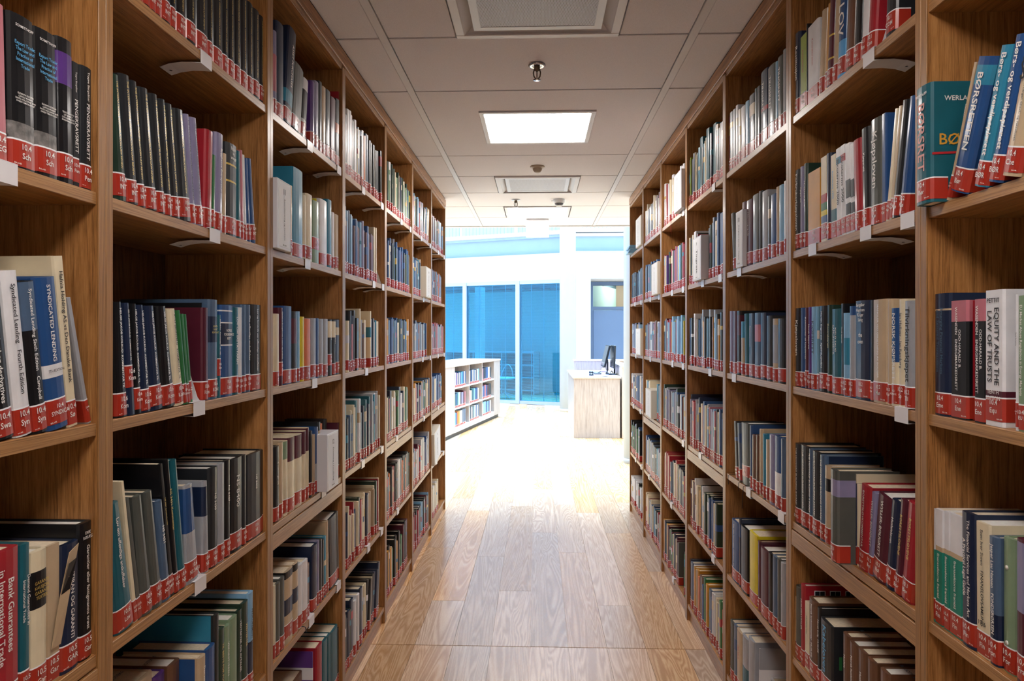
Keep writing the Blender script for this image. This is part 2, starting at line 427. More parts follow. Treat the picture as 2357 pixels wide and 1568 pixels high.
# ---------------- atrium far side, in its own slanted frame
PHI = math.atan(.40)
ux, uy = math.cos(PHI), -math.sin(PHI)
P0 = (.46, 14.6)
def s_at(px, yo=0.0):
    dx, dy = ray(px)      # (Q + s u) = k d
    qx, qy = P0[0] - yo*uy, P0[1] + yo*ux
    det = ux * (-dy) - uy * (-dx)
    return ((-qx) * (-dy) - (-qy) * (-dx)) / det
def wframe(name):
    o = link(name, None, None, (P0[0], P0[1], 0)); o.rotation_euler = (0, 0, -PHI); return o
SR = s_at(1309)                      # ends behind the round column
sm = [s_at(1071), s_at(1192.7)]
sm = [sm[0]-2*(sm[1]-sm[0]), sm[0]-(sm[1]-sm[0]), sm[0], sm[1], SR]
def wbox(name, s0, s1, y0, y1, z0, z1, mat, par=None):
    mb = MB(); mb.box(s0, s1, y0, y1, z0, z1)
    o = struct(name, mb, mat, par)
    if par is None:
        o.location = (P0[0], P0[1], 0); o.rotation_euler = (0, 0, -PHI)
    return o
SL = -7.0; SRR = s_at(1318)
w = wbox('wall_far', SL, SRR, 0, .25, 2.63, 3.17, M['awhite'])
wbox('upper_fascia', SL, SRR, .10, .25, 3.17, 3.58, M['paleblue'], w)
wbox('ledge_moulding', SL, SRR, -.02, .12, 3.17, 3.19, M['awhite'], w)
wbox('ledge_moulding', SL, SRR, .02, .12, 3.53, 3.58, M['paleblue'], w)
wbox('gallery_ledge', SL, SRR, -.06, .3, 3.58, 3.66, M['awhite'], w)
wbox('gallery_wall', SL, SRR, 1.2, 1.35, 3.6, 6.4, M['awhite'], w)
wbox('side_wall', sm[-1]+.15, s_at(1352), 0, .22, 0, 2.63, M['awhite'], w)
t = thing('railing', 'white gallery balustrade of thin upright bars above far wall', 'railing', (P0[0], P0[1], 0), -PHI)
n = 0
for i, s in enumerate([SL+.1 + k*.085 for k in range(int((3-SL-.2)/.085))]):
    if s < -3.6: continue
    if not n: mb = MB(); mb.box(-.006, .006, -.006, .006, 3.66, 4.55); bar = mb.mesh('baluster', M['paleblue'])
    n += 1; link('baluster', bar, t, (s, .05, 0))
mb = MB(); mb.bev(-4, 2, .02, .08, 4.55, 4.60, .005); part('handrail', mb, M['awhite'], t)
for s in (s_at(1060), s_at(1186), s_at(1186)+1.4, s_at(1060)-1.3):
    mb = MB(); mb.bev(s-.03, s+.03, .02, .09, 3.66, 4.55, .004); part('post', mb, M['awhite'], t)
# glass
def glass_mat():
    N = NT('blue_glass'); t_ = N.t
    t_.nodes.remove(N.b); out = t_.nodes['Material Output']
    tr = N.n('ShaderNodeBsdfTransparent'); tr.inputs[0].default_value = (.25, .70, .86, 1)
    gl = N.n('ShaderNodeBsdfGlossy'); gl.inputs['Roughness'].default_value = .03; gl.inputs[0].default_value = (.8, .92, 1, 1)
    fr = N.n('ShaderNodeFresnel'); fr.inputs[0].default_value = 1.5
    mx = N.n('ShaderNodeMixShader'); N.l(fr.outputs[0], mx.inputs[0]); N.l(tr.outputs[0], mx.inputs[1]); N.l(gl.outputs[0], mx.inputs[2])
    N.l(mx.outputs[0], out.inputs[0]); return N.m
M['glass'] = glass_mat()
M['blind'] = plain('blind_slat', '#e4f1f8', .5)
for i in range(4):
    a, b = sm[i], sm[i+1]
    fr = MB(); fw = .045
    fr.bev(a-fw, a+fw, -.05, .12, 0, 2.63, .004)
    fr.box(a+fw, b-fw, -.03, .10, 0, .07); fr.box(a+fw, b-fw, -.03, .10, 2.56, 2.63)
    if i == 3: fr.bev(b-fw, b+fw, -.05, .12, 0, 2.63, .004)
    w_ = struct('window_%d' % (i+1), fr, M['frame']); w_.location = (P0[0], P0[1], 0); w_.rotation_euler = (0, 0, -PHI)
    p = MB(); p.box(a+fw, b-fw, .0, .006, .07, 2.56); part('pane', p, M['glass'], w_)
    bl = MB()
    z = .12
    while z < 2.54: bl.box(a+fw+.01, b-fw-.01, .05, .062, z, z+.005); z += .025
    part('blind_slats', bl, M['blind'], w_, stuff=True)
    for k in range(1, 4):
        s = a + (b-a)*k/4; q = MB(); q.box(s-.006, s+.006, .046, .05, .08, 2.55); part('blind_cord', q, M['blind'], w_)
# the room seen through the glass, with solid stand-ins for reflections
M['roomblue'] = plain('room_wall', '#a9d6dc', .8); M['roomdark'] = plain('room_dark', '#37586a', .7)
wbox('inner_wall', SL, sm[-1]+.1, 3.2, 3.3, 0, 2.62, M['roomblue'], w)
wbox('inner_wall', sm[-1]+.02, sm[-1]+.12, .25, 3.2, 0, 2.62, M['roomblue'], w)
wbox('inner_ceiling', SL, sm[-1]+.1, 2.2, 3.3, 2.62, 2.72, M['roomdark'], w)
for s0 in (s_at(1122, 2), s_at(1208, 2), s_at(1045, 2)):
    wbox('slot_reflection', s0, s0+.62, 2.0, 2.12, 2.58, 2.62, M['dark'], w)  # dark bars stand in for slots mirrored in the glass
wbox('inner_column', s_at(1093, 1.2), s_at(1108, 1.2), 1.2, 1.4, 0, 2.62, M['awhite'], w)
def in_wall_frame(o, s, y):
    o.location = (P0[0] + s*ux - y*uy, P0[1] + s*uy + y*ux, 0); o.rotation_euler = (0, 0, -PHI)
t = thing('cabinet_reflection', 'long low shelving cabinet behind blue glass, standing in for a reflection', 'cabinet'); in_wall_frame(t, s_at(1120, 2.2), 2.2)  # built solid in place of low shelves mirrored in the glass
mb = MB(); mb.bev(-1.2, 1.3, -.02, .4, 1.02, 1.06, .004); part('top', mb, M['frame'], t)
mb = MB(); mb.box(-1.2, 1.3, .34, .38, 0, 1.02); part('back_panel', mb, M['roomdark'], t)  # dark colour matches the darker reflection low in the glass
for z in (.08, .40, .71):
    mb = MB(); mb.box(-1.2, 1.3, 0, .34, z, z+.025); part('shelf', mb, M['frame'], t)
for s in (-1.2, -.4, .4, 1.275):
    mb = MB(); mb.box(s, s+.025, 0, .34, 0, 1.02); part('side_panel', mb, M['frame'], t)
t = thing('chair_reflection', 'pale chair with round hoop back and splayed feet, replacing a reflection in glass', 'chair'); in_wall_frame(t, s_at(1163, 1.1), 1.1)  # built solid in place of furniture legs mirrored in the glass
mb = MB()
for k in range(4):
    a = PI/4 + k*PI/2; mb.tube([(0, 0, .14), (.28*math.cos(a), .28*math.sin(a), .02)], .012)
part('base_star', mb, M['frame'], t)
mb = MB(); mb.tube([(0, 0, .12), (0, 0, .44)], .018); part('pedestal', mb, M['frame'], t)
mb = MB(); mb.lathe([(.20, .44), (.235, .455), (.235, .475), (.2, .49)]); part('seat', mb, M['frame'], t)
mb = MB(); mb.tube([(-.16, .1, .49), (-.10, .14, .68), (-.04, .15, .76), (0, .15, .78), (.04, .15, .76), (.10, .14, .68), (.16, .1, .49)], .012); part('backrest', mb, M['frame'], t)
# columns
def column(px0, px1, Y, name, label):
    dx, dy = ray((px0+px1)/2); k = Y/dy; X = k*dx
    r = (px1-px0)/2/F*depth_of(X, Y)
    t = thing(name, label, 'column', (X, Y+r, 0))
    mb = MB(); mb.lathe([(r, 0), (r, 3.12), (r, 3.121), (r, 6.4)], n=48); part('shaft', mb, M['colw'], t)
    mb = MB(); mb.lathe([(r+.006, 0), (r+.006, .05), (r, .055)], n=48); part('base_ring', mb, M['awhite'], t)
column(1288.8, 1326.3, 13.4, 'column', 'tall round white column standing right of the blue glazing')
t = thing('column', 'round pale column partly hidden behind the right-hand bookcases', 'column', (1.16, 8.15, 0))
mb = MB(); mb.lathe([(.158, 0), (.158, 6.4)], n=48); part('shaft', mb, M['colw'], t)
mb = MB(); mb.lathe([(.163, 0), (.163, .05), (.158, .055)], n=48); part('base_ring', mb, M['colw'], t)
# door recess right of the column
DY = 15.25
def X_at(px, Y): dx, dy = ray(px); return Y*dx/dy
dx0, dx1 = X_at(1352, DY), X_at(1460, DY)+.4
mb = MB(); mb.box(X_at(1312, 14.3), dx1, 14.3, 14.45, 2.63, 3.17)
mb.box(dx0-.3, dx0, 14.30, DY, 0, 2.629); mb.box(dx0-.6, dx1, 14.452, DY+.1, 2.64, 2.68)
mb.box(dx1, dx1+3.5, 14.3, 14.45, 0, 3.17)
wr = struct('wall_recess', mb, M['awhite'])
xr = X_at(1312, 14.3)
mb = MB(); mb.box(xr, dx1+3.5, 14.38, 14.5, 3.17, 3.55); struct('upper_fascia', mb, M['paleblue'], wr)
mb = MB(); mb.box(xr, dx1+3.5, 14.27, 14.4, 3.17, 3.19); mb.box(xr, dx1+3.5, 14.31, 14.4, 3.50, 3.56); mb.box(xr, dx1+3.5, 14.24, 14.55, 3.58, 3.66); struct('ledge_moulding', mb, M['awhite'], wr)
mb = MB(); mb.box(xr, dx1+3.5, 15.6, 15.7, 3.6, 6.4); struct('gallery_wall', mb, M['awhite'], wr)
mb = MB(); x0 = dx0; x1 = dx1
mb.box(x0, x0+.12, DY-.04, DY+.06, 0, 2.63); mb.box(x1-.12, x1, DY-.04, DY+.06, 0, 2.63)
mb.box(x0+.12, x1-.12, DY-.04, DY+.06, 2.55, 2.63); mb.box(x0+.12, x1-.12, DY-.04, DY+.06, 2.02, 2.09)
door = struct('door_1', mb, M['bluegrey'])
mb = MB(); mb.bev(x0+.125, x1-.125, DY-.02, DY+.03, .01, 2.015, .003); part('leaf', mb, plain('door_blue', '#6a83a8', .45, var=.02, scale=3), door)
mb = MB(); mb.box(x0+.12, x1-.12, DY, DY+.008, 2.09, 2.55)
clear = NT('clear_glass'); clear.b.inputs['Transmission Weight'].default_value = 1; clear.b.inputs['Roughness'].default_value = .02; clear.b.inputs['IOR'].default_value = 1.1
part('transom_pane', mb, clear.m, door)
mb = MB(); mb.tube([(x1-.2, DY-.05, 1.0), (x1-.32, DY-.05, 1.0)], .01); part('door_handle', mb, M['chrome'], door)
mb = MB(); mb.box(x0-.1, x1+.1, DY+3, DY+3.1, 0, 3.0); mb.box(x0-.1, x0, DY+.1, DY+3, 0, 2.95); mb.box(x1, x1+.1, DY+.1, DY+3, 0, 2.95)
mb.box(x0-.1, x1+.1, DY+.1, DY+3.1, 2.95, 3.05); wo = struct('wall_office', mb, plain('office_beige', '#d8d4c8', .8))

mb = MB(); mb.box(x0+.5, x0+1.1, DY+1.2, DY+1.8, 2.93, 2.95); struct('added_office_panel', mb, emit('added_office_glow', '#fff0dc', 45), wo)  # unseen glowing panel, added to brighten the room behind the transom

# ---------------- white low cabinet with books (its books are with the far books below)
CA0 = Vector((-1.27, 9.66)); CA1 = Vector((-.677, 12.63)); cdir = (CA1-CA0).normalized()
CANG = math.atan2(cdir.y, cdir.x)          # local x runs away from camera along the open front
CLEN = (CA1-CA0).length
cab = thing('low_bookcase', 'pale low bookcase of nine open compartments on the left', 'bookcase', (CA0.x, CA0.y, 0), CANG)
def cab_s(px):                              # distance along the front for a pixel column
    dx, dy = ray(px); det = cdir.x*(-dy) - cdir.y*(-dx)
    return ((-CA0.x)*(-dy) - (-CA0.y)*(-dx)) / det
cx_ = [cab_s(1010+v/5.6) for v in (205, 395, 562, 712)]
mb = MB(); mb.bev(-1.6, CLEN+.01, -.01, .75, 1.018, 1.045, .003); part('top', mb, M['ash_h'], cab)
mb = MB(); mb.bev(-1.6, cx_[0], 0, .03, .06, 1.018, .002); part('front_panel', mb, M['ash'], cab)
mb = MB(); mb.bev(cx_[3], CLEN, 0, .74, .06, 1.018, .002); part('end_panel', mb, M['ash'], cab)
mb = MB(); mb.box(-1.6, CLEN-.02, .03, .7, 0, .06); part('plinth', mb, M['dark'], cab)
mb = MB(); mb.box(cx_[0]-.02, cx_[3], .34, .36, .06, 1.018); part('back_panel', mb, M['ash'], cab)
for s in cx_[:3]:
    mb = MB(); mb.box(s-.014, s+.014, .002, .34, .06, 1.018); part('divider', mb, M['ash'], cab)
CROWS = (.135, .415, .715)
for a, b in zip(cx_, cx_[1:]):
    for z in CROWS:
        mb = MB(); mb.box(a+.014, b-.014 if b != cx_[3] else b, .003, .34, z-.022 if z > .2 else .06, z); part('shelf', mb, M['white'], cab)

# ---------------- service desk
t = thing('service_desk', 'pale wooden service desk seen from its end, monitors on top', 'desk', (0, 0, 0))
YD = 10.03; xa, xb = X_at(1321, YD), X_at(1427.5, YD)
mb = MB(); mb.bev(xa, xb, YD, YD+.03, .0, .855, .002); part('end_panel', mb, M['ash'], t)
mb = MB(); mb.bev(xa, xa+.03, YD+.03, YD+1.85, 0, .855, .002); part('side_panel', mb, M['ash'], t)
mb = MB(); mb.bev(xa-.02, xb+.01, YD-.02, YD+1.9, .855, .88, .003); part('top', mb, M['ash_h'], t)
mb = MB(); mb.box(xa+.05, xb-.02, YD+.05, YD+1.85, .8805, .8825); part('desk_mat', mb, plain('desk_linoleum', '#8f8cb4', .5), t)
mb = MB(); mb.bev(xa+.10, xb+1.3, YD+1.9, YD+1.94, 0, 1.03, .003); part('rear_screen', mb, M['ash'], t)
mb = MB(); mb.bev(xa+.08, xb+1.3, YD+1.88, YD+2.02, 1.03, 1.06, .003); part('rear_ledge', mb, M['ash_h'], t)
mb = MB(); mb.bev(xb+.025, xb+.055, YD-.02, YD+1.9, 0, 1.01, .003); part('side_screen', mb, plain('pinkish_ash', '#cfb8a8', .5), t)
mb = MB(); mb.bev(xb+.02, xb+.18, YD-.03, YD+1.9, 1.01, 1.035, .003); part('side_ledge', mb, M['ash_h'], t)
def monitor(px, Y, tilt, label, h=.34):
    X = X_at(px, Y); t = thing('monitor', label, 'monitor', (X, Y, .8826))
    mb = MB(); mb.bev(-.06, .045, -.11, .11, 0, .012, .003); part('foot', mb, M['dark'], t)
    mb = MB(); mb.tube([(.025, 0, .01), (.03, 0, .2), (.015, 0, .25)], .011); part('stand', mb, M['dark'], t)
    s = MB(); s.bev(-.014, .014, -.27, .27, -.17, .17, .004); o = part('screen', s, M['dark'], t)
    o.location = (.0, 0, .27); o.rotation_euler = (0, tilt, 0)
    s = MB(); s.bev(-.0152, -.0142, -.255, .255, -.155, .155, .0003); part('display', s, plain('display', '#10141c', .15), o)
monitor(1394, 10.9, .24, 'tilted black computer monitor, left one of the two on the desk')
monitor(1410.5, 10.6, .03, 'upright black computer monitor, right one, standing beside the tilted one')
def blob(px, Y, z, label, cat, name, parts):
    t = thing(name, label, cat, (X_at(px, Y), Y, z)); parts(t); return t
def p_bottle(t):
    mb = MB(); mb.lathe([(.026, 0), (.030, .004), (.030, .09), (.024, .105), (.010, .115), (.010, .12)]); part('body', mb, M['white'], t)
    mb = MB(); mb.lathe([(.0303, .05), (.0305, .051), (.0305, .062), (.0303, .063)]); part('label_band', mb, CM['p'], t)
    mb = MB(); mb.lathe([(.012, .12), (.012, .135), (.005, .137), (.005, .155)]); mb.tube([(0, 0, .152), (-.035, 0, .150)], .005); part('pump', mb, M['dark'], t)
blob(1389, 10.25, .8826, 'white pump bottle with violet band in front of monitors', 'bottle', 'pump_bottle', p_bottle)
def p_mouse(t):
    mb = MB(); mb.lathe([(.012, .036), (.026, .030), (.034, .015), (.035, 0)][::-1], n=20); o = part('shell', mb, M['dark'], t); o.scale = (1, 1.7, 1)
    mb = MB(); mb.tube([(0, .01, .034), (0, .03, .033)], .005); part('wheel', mb, M['grey'], t)
blob(1360.5, 10.95, .8826, 'black mouse on desk, farther from camera of the two', 'mouse', 'computer_mouse', p_mouse)
blob(1361, 10.3, .8826, 'black mouse on desk, nearer to camera of the two', 'mouse', 'computer_mouse', p_mouse)
KK = []
def p_keys(t):
    mb = MB(); mb.bev(-.07, .07, -.21, .21, 0, .014, .003); part('base', mb, M['dark'], t)
    if not KK:
        m2 = MB(); m2.box(-.008, .008, -.008, .008, .014, .019); KK.append(m2.mesh('key', M['grey']))
    for i in range(5):
        for j in range(18): link('key', KK[0], t, (-.05+i*.022, -.19+j*.0222, 0))
blob(1376, 10.8, .8826, 'blue-black keyboard lying on desk beside the two mice', 'keyboard', 'keyboard', p_keys)
def p_cab(t):
    for k in range(4):
        pts = [(0, 0, .006)] + [(.03*i*math.cos(k), .07*i+.03*math.sin(i*2+k), .006+.05*math.sin(i*PI/5)*(k % 2)+.002*k) for i in range(1, 6)]
        mb = MB(); mb.tube(pts, .005); part('cable', mb, M['dark'], t)
blob(1404, 10.35, .8826, 'tangle of dark cables on desk behind the papers', 'cables', 'cable_tangle', p_cab)
def p_pap(t):
    for k in range(4):
        mb = MB(); mb.box(-.13+.01*k, .13-.02*k, -.08, .10, .0005+.002*k, .002+.002*k); o = part('sheet', mb, M['white'], t); o.rotation_euler = (0, 0, .12*k-.2)
blob(1402, 10.16, .8826, 'loose white papers on near edge of service desk', 'papers', 'paper_stack', p_pap)
# ------------------------------------------------------------------ bookcases
M['oak_h'] = wood('oak_along', (.9, 22, 22), OD, OM, OL, fine=2.6, ring=7)
M['oak_ev'] = wood('oak_edge_upright', (60, 60, 1.2), '#745029', '#976b3e', '#ae8150')
M['oak_eh'] = wood('oak_edge_shelf', (1.2, 60, 60), '#7d5632', '#a27547', '#b88d5d')
SH = [2.152, 1.741, 1.328, .915, .502, .085]
def edgeY(side, j):
    return 1258.3*(.000992+.00062049*j) - .029 if side < 0 else 1247.1*(.0011186+.0005975*j) + .028
def bay_span(side, i):
    y1 = edgeY(side, i) + .0205
    y0 = edgeY(side, i-1) + .0215 if i else y1 - .775
    return y0, y1
def W_of(side): return WL if side < 0 else WR
BW = {}
def bay_frame(side, i):
    """origin and z rotation of the local frame: x to the viewer's right, y into the shelf"""
    y0, y1 = bay_span(side, i)
    return ((-WL, y0, 0), PI/2, y1-y0) if side < 0 else ((WR, y1, 0), -PI/2, y1-y0)
BAYN = {-1: ['leftmost bookcase', 'second left bookcase', 'third left bookcase', 'fourth left bookcase', 'fifth left bookcase', 'sixth left bookcase', 'farthest left bookcase'],
        1: ['rightmost bookcase', 'second right bookcase', 'third right bookcase', 'fourth right bookcase', 'fifth right bookcase', 'sixth right bookcase', 'farthest right bookcase']}
CASE = {-1: ['tall oak bookcase at left edge, cropped by the picture, black trade books', 'second oak bookcase from left edge, black gold-lettered volumes along its top',
             'third oak bookcase from left edge, holding marker boxes 11 and 12', 'fourth oak bookcase along the left row, maroon set on its second shelf',
             'fifth oak bookcase along the left row, tall navy book on third shelf', 'sixth oak bookcase along the left row, next to last', 'last oak bookcase of the left row, nearest the pale low bookcase'],
        1: ['tall oak bookcase at right edge, leaning blue books on its upper shelf', 'second oak bookcase from right edge, grey binder protruding on fourth shelf',
            'third oak bookcase from right edge, bright yellow book on fifth shelf', 'fourth oak bookcase along the right row, holding marker box 9',
            'fifth oak bookcase along the right row, marker box 8 at its top', 'sixth oak bookcase along the right row, holding marker boxes 5 and 6', 'last oak bookcase of the right row, light blue booklets lying on top shelf']}
def sbox(x0, x1, y0, y1, z0, z1, lip=.003, mat=('oak_v', 'oak_ev')):
    mb = MB(); mb.box(x0, x1, y0+lip, y1, z0, z1, 0); mb.bev(x0, x1, y0, y0+lip, z0, z1, .0008, 1)
    return mb, [M[m] for m in mat]
HH = ('oak_h', 'oak_eh')
for side in (-1, 1):
    for i in range(7):
        loc, rz, w = bay_frame(side, i)
        t = thing('bookcase', CASE[side][i], 'bookcase', loc, rz, None)
        for x in (0, w-.0205):
            mb, mm = sbox(x, x+.0205, 0, .31, .0, 2.567); part('side_panel', mb, mm, t)
        mb = MB(); mb.box(.0205, w-.0205, .303, .31, .0, 2.567); part('back_panel', mb, M['oak_back'], t)
        mb, mm = sbox(.0205, w-.0205, .003, .303, 2.554, 2.575, mat=HH); part('top_panel', mb, mm, t)
        for r, z in enumerate(SH):
            mb, mm = sbox(.021, w-.021, .004, .302, z-.022, z, mat=HH)
            part('shelf' if r < 5 else 'bottom_shelf', mb, mm, t)
        if (i % 2 == 0) == (side < 0):
            mb, mm = sbox(.0205, w-.0205, .001, .30, .915-.022-.0035-.046, .915-.0255, mat=HH); part('fixed_rail', mb, mm, t)
        mb = MB(); mb.box(.0205, w-.0205, .014, .03, 0, .063); part('plinth', mb, M['oak_h'], t)
    ya = bay_span(side, 0)[0]; yb = bay_span(side, 6)[1]; W = W_of(side)
    mb = MB(); X0, X1 = W-.004, W+.31
    if side < 0: X0, X1 = -X1, -X0
    mb.bev(X0, X1, ya, yb, 2.5755, 2.632, .0015)
    o = struct('trim_%d' % (2 if side < 0 else 3), mb, wood('oak_cornice_%d' % (side+2), (22, .9, 22), OD, OM, OL))
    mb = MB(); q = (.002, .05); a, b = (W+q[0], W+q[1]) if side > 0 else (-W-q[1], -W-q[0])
    mb.box(a, b, ya, yb, 2.632, CEIL); o2 = struct('shadow_gap', mb, M['gap'], o)  # solid strip coloured dark to give the shade of the gap

# ------------------------------------------------------------------ bookends
def local_x(side, bay, px, e=0.0):
    loc, rz, w = bay_frame(side, bay)
    Y = y_on_side(px, side*(W_of(side)+e))
    return Y-loc[1] if side < 0 else loc[1]-Y
ROWN = ['top shelf', 'second shelf', 'third shelf', 'fourth shelf', 'fifth shelf', 'bottom shelf']
ROW0 = [None, 'upper shelf', 'middle shelf', 'lower shelf', None, None]
ENDS = {(-1, 0): [(1, 12)], (-1, 1): [(0, 477), (1, 497), (2, 461), (3, 464)], (-1, 2): [(0, 715), (0, 782), (1, 710), (2, 726), (3, 747), (4, 719), (4, 781)],
        (-1, 3): [(0, 838), (0, 881), (1, 862), (1, 883), (2, 845), (3, 837), (3, 881), (4, 850), (4, 880)],
        (-1, 4): [(0, 925), (0, 946), (3, 915), (4, 917)], (-1, 5): [(0, 971), (0, 991), (1, 976), (2, 974), (2, 991), (3, 977)],
        (-1, 6): [(0, 1010), (0, 1023), (2, 1009), (2, 1023), (3, 1010), (4, 1006), (4, 1022)],
        (1, 1): [(0, 1997), (1, 1990), (1, 2086), (1, 1868), (2, 2072)], (1, 2): [(1, 1700), (2, 1688), (3, 1721), (3, 1796)],
        (1, 3): [(0, 1641), (1, 1656), (1, 1616), (2, 1633), (3, 1610), (4, 1640)],
        (1, 4): [(0, 1572), (1, 1546), (1, 1571), (2, 1547), (2, 1571), (3, 1571), (4, 1544), (5, 1548)],
        (1, 5): [(1, 1516), (1, 1496), (2, 1496), (4, 1493)], (1, 6): [(1, 1461), (1, 1475), (2, 1463), (3, 1457), (3, 1473), (4, 1462), (4, 1475)]}
PLATES = {(-1, 1, 2), (-1, 1, 3), (-1, 2, 3), (-1, 2, 4), (-1, 3, 1), (-1, 3, 2), (1, 1, 0), (1, 2, 2), (-1, 2, 0), (1, 4, 5), (-1, 3, 4), (-1, 1, 1), (-1, 1, 0), (1,3,4), (-1,5,2), (-1,6,4)}
cl = MB()
cl.bev(0, .055, -.0012, 0, -.030, .002, .0004)                     # face on the shelf edge
cl.add([(0, -.0012, .002), (.055, -.0012, .002), (.055, .05, .0024), (0, .05, .0024), (0, -.0012, .0032), (.055, -.0012, .0032), (.055, .05, .0032), (0, .05, .0032)],
       [(0,3,2,1),(4,5,6,7),(0,1,5,4),(1,2,6,5),(2,3,7,6),(3,0,4,7)])
clip_me = cl.mesh('clip', M['metalwhite'])
tg = MB(); pr = [(-.0012, -.0300), (.02, -.0285), (.045, -.0275), (.075, -.031), (.098, -.038)]
for k in range(4):
    (y0, z0), (y1, z1) = pr[k], pr[k+1]
    x0 = 0 if k < 3 else 0; x1 = .055
    tg.add([(x0, y0, z0), (x1, y0, z0), (x1, y1, z1), (x0, y1, z1), (x0, y0, z0+.001), (x1, y0, z0+.001), (x1, y1, z1+.001), (x0, y1, z1+.001)],
           [(0,3,2,1),(4,5,6,7),(0,1,5,4),(1,2,6,5),(2,3,7,6),(3,0,4,7)])
tong_me = tg.mesh('tongue', M['metalwhite'])
ho = MB(); ho.lathe([(.003, 0), (.003, .0006)], (.030, .086, -.0362), n=10); hole_me = ho.mesh('hole', M['dark'])
pl = MB(); pl.prism([(.000, .003), (.005, .010), (.052, .155), (.060, .170), (.072, .176), (.125, .176), (.125, .003)], 0, .0535, .0549)
plate_me = pl.mesh('plate', M['metalwhite'])
BENDX = {}
for (side, bay), lst in ENDS.items():
    loc, rz, w = bay_frame(side, bay)
    byrow = {}
    for r, px in lst: byrow.setdefault(r, []).append((local_x(side, bay, px)-.0275, px))
    for r, xs in byrow.items():
        xs.sort()
        for k, (x, px) in enumerate(xs):
            x = max(.022, min(x, w-.078))
            pos = '' if len(xs) == 1 else [', left one', ', right one'][min(k, 1)] if len(xs) == 2 else [', left one', ', middle one', ', right one'][k]
            rn = (ROW0 if bay == 0 else ROWN)[r]
            m = Matrix.Translation(loc) @ Matrix.Rotation(rz, 4, 'Z')
            p = m @ Vector((x, .0028, SH[r]))
            plate = (side, bay, r) in PLATES
            t = thing('bookend', 'white metal bookend clipped on %s, %s%s' % (rn, BAYN[side][bay], pos), 'bookend', p, rz, 'white metal bookends')
            link('clip', clip_me, t); link('tongue', tong_me, t)
            if bay < 3: link('hole', hole_me, t)
            if plate and k == (0 if (side, bay) in ((-1, 4), (-1, 5)) else (1 if (side, bay, r) in ((-1,3,1),) else 0)):
                link('plate', plate_me, t, (0, .012, 0)); BENDX[(side, bay, r)] = x+.054

# ------------------------------------------------------------------ books: geometry
def outline(t, bulge, r=.004, off=0.0, back=None):
    pts = [(-off, back if back else r)] if back else []
    pts.append((-off, r))
    for u in (.06, .25, .5, .75, .94): pts.append((u*t, -off - bulge*(1-(2*u-1)**2) - (0 if bulge > .001 else 0)))
    pts.append((t+off, r))
    if back: pts.append((t+off, back))
    return pts
def cover_geo(mb, t, w, h, b, bulge, z0=0.0, mi=0):
    o = [(0, w), (0, .004)] + outline(t, bulge)[1:-1] + [(t, .004), (t, w)]
    inn = [(t-b, w), (t-b, .006), (b, .006), (b, w)]
    loop = o + inn; n = len(loop); no = len(o)
    v = [(x, y, z0) for x, y in loop] + [(x, y, z0+h) for x, y in loop]
    f = [((i+1) % n, i, n+i, n+(i+1) % n) for i in range(n)]
    i_tb, i_tb2, i_b2, i_b = no, no+1, no+2, no+3
    left = (0, 1, i_b2, i_b); right = (no-2, no-1, i_tb, i_tb2); sp = tuple(range(1, no-1)) + (i_tb2, i_b2)
    for c in (left, right, sp):
        f.append(tuple(c)); f.append(tuple(n+i for i in reversed(c)))
    mb.add(v, f, mi)
def strip_geo(mb, t, bulge, z0, z1, off=.0005, back=.028, mi=0):
    o = outline(t, bulge, off=off, back=back); n = len(o)
    v = [(x, y, z0) for x, y in o] + [(x, y, z1) for x, y in o]
    mb.add(v, [(i, i+1, n+i+1, n+i) for i in range(n-1)], mi)
ORD = ['', 'first', 'second', 'third', 'fourth', 'fifth', 'sixth', 'seventh', 'eighth', 'ninth', 'tenth', 'eleventh', 'twelfth', 'thirteenth', 'fourteenth', 'fifteenth',
       'sixteenth', 'seventeenth', 'eighteenth', 'nineteenth', 'twentieth', 'twenty-first', 'twenty-second', 'twenty-third', 'twenty-fourth', 'twenty-fifth', 'twenty-sixth', 'twenty-seventh', 'twenty-eighth', 'twenty-ninth', 'thirtieth']
BOOKS = []
def add_px(side, bay, row, crop, items, call=('10.4', 'Sch'), tpr=1.0):
    ox, oy, k = crop
    loc, rz, w = bay_frame(side, bay); z = SH[row]; prev = .0235; W = W_of(side)
    out = []
    for it in items:
        x0, x1, yt, c = it[:4]; o = it[4] if len(it) > 4 else {}
        e = o.get('e', .013)
        a = local_x(side, bay, ox+x0/k, e); b = local_x(side, bay, ox+x1/k, e)
        if b < a + .004: b = a + .004
        xm = ox+(x0+x1)/2/k; ln = o.get('l', 0)/k
        X = side*(W+e); Yt = y_on_side(xm+ln, X)
        h = o.get('h') or z_at(oy+yt/k, X, Yt) - z
        h = max(.12, min(.37, h))
        lean = 0; tp = o.get('tp', tpr if ln < 0 else 1.0)
        if ln:
            dx = local_x(side, bay, xm+ln, e) - local_x(side, bay, xm, e) + (1-tp)*(b-a)/2
            lean = math.atan2(dx, h); h = h/math.cos(lean)
        out.append(dict(x=a, t=b-a, h=h, lean=lean, e=e, c=c, o=o, tp=tp))
    out.sort(key=lambda q: q['x'])
    for q in out:
        if q['x'] < prev:
            q['t'] = max(.005, q['t']-(prev-q['x'])); q['x'] = prev
        prev = q['x']+q['t']+.0003
        if q['x']+q['t'] > w-.022 and q['e'] >= 0:
            q['t'] = max(min(q['t'], .010), w-.022-q['x']); q['x'] = min(q['x'], w-.022-q['t'])
    finish(side, bay, row, out, call)
MARKS = {}
